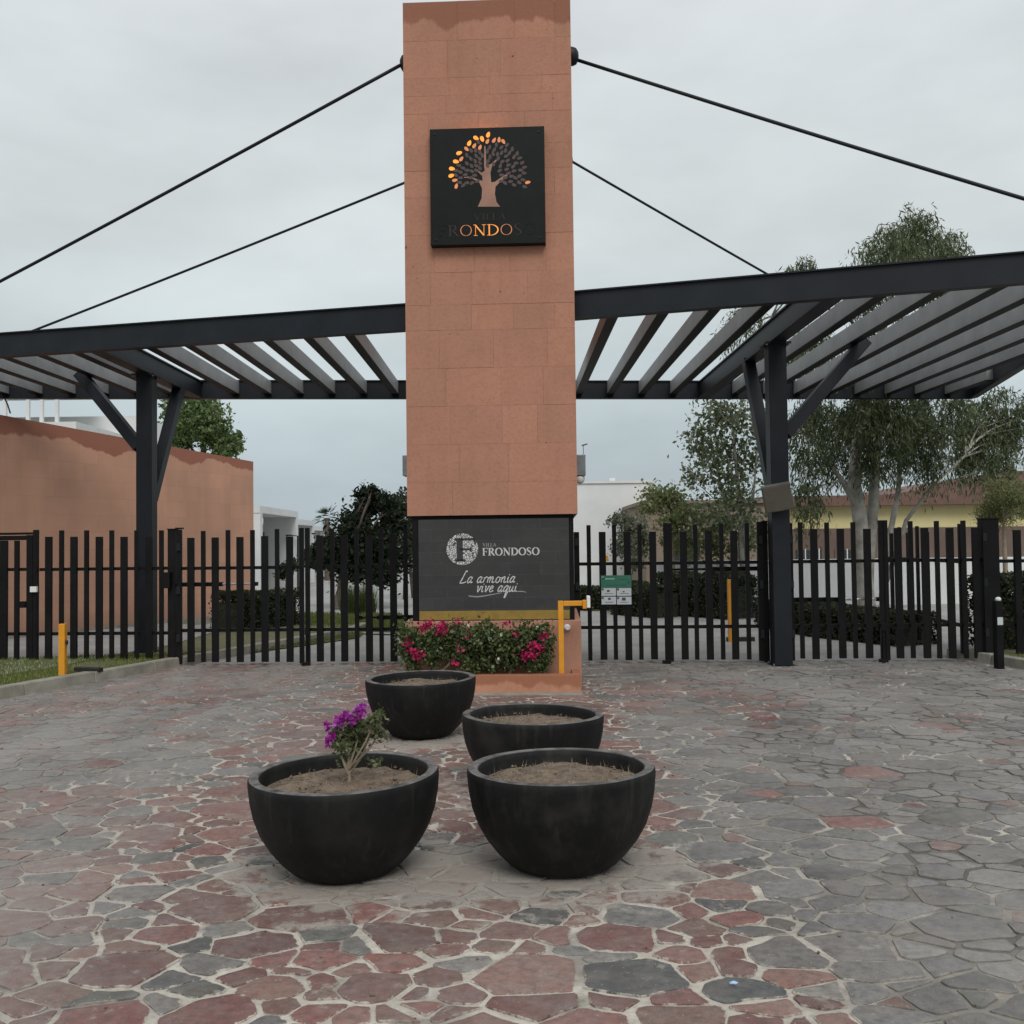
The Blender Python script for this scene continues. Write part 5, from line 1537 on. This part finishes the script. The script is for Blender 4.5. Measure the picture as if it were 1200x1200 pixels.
# hedges
def hedge(lab, pts, w, h, n, cols, size=.05, z0=0., name='hedge'):
    """pts: plan polyline"""
    t_ = thing(name, lab, 'hedge', (pts[0][0], pts[0][1], z0))
    P = []
    segs = [(Vector((*pts[i],0)), Vector((*pts[i+1],0))) for i in range(len(pts)-1)]
    Ls = [(b-a).length for a, b in segs]; tot = sum(Ls)
    B = MB(); CB = MB()
    for (a, b), L in zip(segs, Ls):
        t = (b-a).normalized(); nn = Vector((-t.y, t.x, 0)); m = int(1.8*n*L/tot)
        u = RNG.random(m)*L; f = RNG.random(m)
        ss = RNG.uniform(-1,1,m); tt = RNG.random(m)
        face = RNG.random(m)
        off = np.where(face < .35, np.sign(RNG.uniform(-1,1,m))*w/2*RNG.uniform(.75,1.08,m), ss*w/2)
        zz = np.where((face > .35) & (face < .75), h*RNG.uniform(.86,1.07,m), tt*h)
        bumpy = np.array([h2((a.x+t.x*q)*1.6, (a.y+t.y*q)*1.6, 4) for q in u])
        zz = zz*(.86+.28*bumpy)
        P.append(np.stack([a.x+t.x*u+nn.x*off, a.y+t.y*u+nn.y*off, z0+zz], 1))
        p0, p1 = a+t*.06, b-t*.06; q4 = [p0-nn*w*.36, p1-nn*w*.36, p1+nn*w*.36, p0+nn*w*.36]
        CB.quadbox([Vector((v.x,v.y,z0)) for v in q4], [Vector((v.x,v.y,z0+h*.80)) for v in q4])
        k = max(2, int(L/.45))
        for i in range(k):
            c = a + t*(L*(i+.5)/k); limb(B, (c.x, c.y, z0-.03), (c.x+random.uniform(-.1,.1), c.y+random.uniform(-.1,.1), z0+h*.8), .02, .008, 0, .1, 5, 3)
    B.build('stems', M['bark'], t_)['kind'] = 'stuff'
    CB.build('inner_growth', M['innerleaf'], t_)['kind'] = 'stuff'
    P = np.concatenate(P); m = len(P)
    leaves_mesh('foliage', P, RNG.normal(size=(m,3)), size, .6, palette(m, cols, .3), M['leaf'], t_)
    return t_
dk = [(.026,.036,.018),(.038,.050,.024),(.052,.064,.03),(.07,.078,.045)]
md = [(.03,.042,.018),(.045,.06,.025),(.06,.07,.035)]
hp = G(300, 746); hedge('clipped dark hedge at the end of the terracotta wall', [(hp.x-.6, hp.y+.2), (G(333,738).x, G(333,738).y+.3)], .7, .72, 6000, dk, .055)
hq = [G(x, y)[:2] for x, y in ((795,722),(885,729))]
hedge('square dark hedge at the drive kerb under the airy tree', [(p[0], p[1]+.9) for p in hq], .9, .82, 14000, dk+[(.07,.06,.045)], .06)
hq = [G(x, y)[:2] for x, y in ((925,738),(1000,752),(1110,764))]
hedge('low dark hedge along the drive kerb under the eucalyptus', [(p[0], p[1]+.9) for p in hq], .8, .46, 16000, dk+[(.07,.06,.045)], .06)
hq2 = [G(x, y)[:2] for x, y in ((735,722),(792,727))]
hedge('low dark hedge behind the green notice', [(p[0], p[1]+.8) for p in hq2], .8, .62, 5000, dk, .06)
hedge('dark bushes behind the fence past the end pillar', [(6.35, 13.6), (9.5, 13.9)], .8, .85, 12000, dk, .06, .08)
hp = G(690, 714); hedge('round green hedge before the plain white house', [(hp.x-.6, hp.y), (hp.x+1.0, hp.y)], .9, .55, 3000, md, .07)
# ornamental grass clump
c = G(420, 722)
t_ = thing('ornamental_grass', 'tall tuft of ornamental grass on the lawn beside the ficus trunk', 'grass clump', c)
V = []; Fc = []; C = []
for _ in range(900):
    a = random.uniform(0,6.28); r = .38*math.sqrt(random.random()); x, y = c.x+r*math.cos(a), c.y+r*.6*math.sin(a)
    h = random.uniform(.4,.8); b = random.uniform(0,6.28); l = random.uniform(.05,.3); w = .012; n0 = len(V)
    V += [(x-w*math.sin(b), y+w*math.cos(b), 0), (x+w*math.sin(b), y-w*math.cos(b), 0), (x+l*math.cos(b), y+l*math.sin(b), h)]; Fc.append((n0,n0+1,n0+2))
    g = random.random(); C += [(.06+.03*g,.085+.04*g,.03)]*3
me = bpy.data.meshes.new('blades'); me.from_pydata(V, [], Fc); set_col(me, np.array(C)); link('blades', me, M['grass'], t_)
# palm
dp = 46.; c = D(383, 607, dp)
t_ = thing('palm_tree', 'small fan palm rising behind the ficus', 'palm', (c.x, dp, 0))
MB().tube([(c.x, dp, -.1), (c.x+.05, dp, 1.4), c], [.16,.14,.12], 8).build('trunk', M['bark'], t_)
V = []; Fc = []; C = []
for i in range(46):
    a = random.uniform(0,6.28); el = random.uniform(-.9,1.4); L = random.uniform(.44,.66)
    d = Vector((math.cos(a)*math.cos(el), math.sin(a)*math.cos(el), math.sin(el))); s = d.cross(Vector((0,0,1))).normalized(); up = s.cross(d)
    e = c + d*L*.6
    for k in range(9):
        f = (k-4)/4*.9; dd = (d*math.cos(f)+s*math.sin(f)).normalized(); q = e + dd*L*.62 - Vector((0,0,.05+.06*abs(f))); w = s*.018+up*.01; n0 = len(V)
        V += [tuple(e-w), tuple(e+w), tuple(q)]; Fc.append((n0,n0+1,n0+2)); C += [(.04,.055,.03)]*3
me = bpy.data.meshes.new('fronds'); me.from_pydata(V, [], Fc); set_col(me, np.array(C)); link('fronds', me, M['leaf'], t_)

# airy tree
dp = 21.7; tb = G(873, 717)
k_ = tb.y; dp = k_
tree('airy_tree', 'slender airy tree with small pale leaves behind the gates', tb,
     [([tb-Vector((0,0,.05)), D(872,680,dp), D(868,600,dp), D(862,540,dp), D(858,490,dp)], [.075,.065,.05,.035,.02]), ([D(871,670,dp), D(852,600,dp+.3), D(838,540,dp+.3), D(832,505,dp)], [.04,.035,.025,.012]), ([D(872,660,dp), D(882,590,dp-.2), D(888,520,dp-.2)], [.04,.03,.015])],
     px_blobs([(835,490,26,22),(862,480,28,22),(885,500,24,26),(850,525,32,26),(880,545,26,26),(825,540,24,24),(845,570,28,22),(815,510,16,16),(870,585,26,18),(808,560,14,14),(830,600,24,14),(858,610,30,12),(885,615,18,12)], dp, .9), 4000, .115, .55,
     [(.10,.13,.065),(.14,.165,.09),(.19,.21,.13),(.26,.28,.20),(.11,.15,.06)], M['bark_pale'], .6, 16, .42, lr=.013)
dp = 23.5
tree('leafy_shrub', 'loose light green shrub tree before the tan house', (D(790,600,dp).x, dp, 0),
     [([(D(790,650,dp).x, dp, -.05), D(790,680,dp), D(788,630,dp), D(784,600,dp)], [.05,.045,.03,.02])],
     px_blobs([(770,580,22,14),(790,590,24,20),(762,596,14,12),(810,610,26,18),(840,620,28,16),(800,640,28,16),(870,635,28,14),(830,645,26,12),(780,615,16,16)], dp, .7), 6000, .10, .5,
     [(.16,.19,.075),(.20,.23,.10),(.26,.28,.14),(.12,.15,.06)], M['twig'], .3, 14, .30, lr=.02)
tree('leafy_shrub', 'small grey green shrub against the plain white house', (D(738,600,26).x, 26, 0),
     [([(D(738,650,26).x, 26, -.05), D(738,680,26), D(737,640,26)], [.04,.035,.02])],
     px_blobs([(726,608,14,10),(742,622,18,14),(732,640,16,14),(752,640,14,14),(745,660,14,8)], 26, .4), 2600, .095, .5,
     [(.10,.12,.07),(.14,.155,.10),(.19,.20,.15)], M['bark'], .3, 12, .32, lr=.018)
# eucalyptus
tb = G(1017, 729); dp = tb.y
eu = [(1065,272,36,20),(1035,285,30,16),(1095,285,30,18),(1060,300,50,22),(1110,305,26,22),(945,318,26,10),(920,320,18,9),(1080,330,46,22),(1010,345,30,22),
      (880,380,26,18),(900,410,28,22),(940,430,30,22),(1000,420,34,24),(1060,400,36,24),(1110,410,34,26),(960,395,26,16),
      (960,495,34,22),(985,530,38,26),(950,540,26,22),(1020,500,34,22),(1050,500,34,26),(1085,515,36,26),(1120,500,34,24),(1150,520,34,22),(1175,500,26,24),(1135,545,36,18),(1100,545,26,16),(1175,545,24,14),(945,575,20,14),(1000,555,18,12),(935,505,18,18),(1160,480,28,22),(1190,520,20,24),(955,600,18,12),(1010,482,30,18),(1040,478,32,20),(1075,478,30,18),(1035,520,26,20),(1062,535,24,18),(990,500,24,18),(1110,475,30,16),(1195,490,22,20),(1020,545,18,14)]
dd_ = lambda x, y, e=0: D(x, y, dp+e)
tree('eucalyptus_tree', 'tall eucalyptus with pale forked trunks and drooping leaves behind the canopy', tb,
     [([tb-Vector((0,0,.05)), dd_(1014,700), dd_(1012,660), dd_(1008,610), dd_(1001,565), dd_(1004,520), dd_(1020,440), dd_(1040,360), dd_(1060,300)], [.20,.17,.155,.14,.125,.11,.085,.06,.03]),
      ([dd_(1016,690), dd_(1018,650), dd_(1023,600,.1), dd_(1026,545,.1), dd_(1032,480,.2), dd_(1070,410,.3), dd_(1100,330,.3)], [.12,.115,.105,.095,.08,.05,.025]),
      ([dd_(1034,700,.3), dd_(1040,640,.3), dd_(1052,580,.4), dd_(1057,520,.4), dd_(1062,480,.5)], [.07,.06,.05,.04,.03]),
      ([dd_(1036,690,.3), dd_(1062,610,.2), dd_(1092,570,.2), dd_(1130,535,.1)], [.05,.04,.03,.02]),
      ([dd_(1006,600), dd_(985,560,-.2), dd_(960,530,-.2)], [.06,.045,.03]),
      ([dd_(1012,480), dd_(960,420,.2), dd_(905,370,.3)], [.06,.04,.02])],
     px_blobs(eu, dp, 1.3), 60000, .115, .20,
     [(.075,.10,.045),(.10,.13,.06),(.14,.165,.085),(.19,.21,.125),(.055,.078,.036)], M['bark_pale'], 1.5, 22, .27, lr=.022, hang=(9,.06,.5,.95))
# lime shrub past the end pillar
dp = 17.
tree('feathery_shrub', 'feathery yellow green shrub rising over the end pillar fence', (D(1178,600,dp).x, dp, 0),
     [([(D(1178,650,dp).x, dp, -.05), D(1178,660,dp), D(1176,610,dp)], [.05,.04,.02])],
     px_blobs([(1170,585,22,16),(1190,580,24,20),(1155,600,16,10),(1180,605,26,12),(1205,595,22,20),(1165,570,12,8)], dp, .4), 9000, .065, .2,
     [(.20,.22,.09),(.25,.27,.12),(.15,.18,.075)], M['twig'], -.2, 18, .30, lr=.015)
# dark lamp post in the street
c = D(349, 640, 36)
t_ = thing('street_lamp', 'slim dark street lamp between the white houses', 'street lamp', (c.x, 36, 0))
zt = D(349, 628, 36).z
MB().tube([(c.x,36,-.05),(c.x,36,zt)], .035, 8).build('pole', M['steel'], t_)
MB().bar((c.x-.02,36,zt),(c.x-.2,36,zt+.02), .05, .03).build('arm', M['steel'], t_)
MB().box(c.x-.42, c.x-.2, 35.93, 36.07, zt, zt+.05).build('head', M['steel'], t_)
# cable hanging from the canopy by the wall
a = G(5, 466, ZU); b = D(12, 484, a.y-.3)
t_ = thing('hanging_wire', 'thin black wire hanging from the canopy edge by the terracotta wall', 'wire', a)
MB().tube([(a.x,a.y,ZU+.003), ((a.x+b.x)/2+.01, (a.y+b.y)/2, (ZU+b.z)/2), b], .012, 6).build('wire', M['dark'], t_)

for o in bpy.data.objects:
    if '_w' in o: del o['_w']
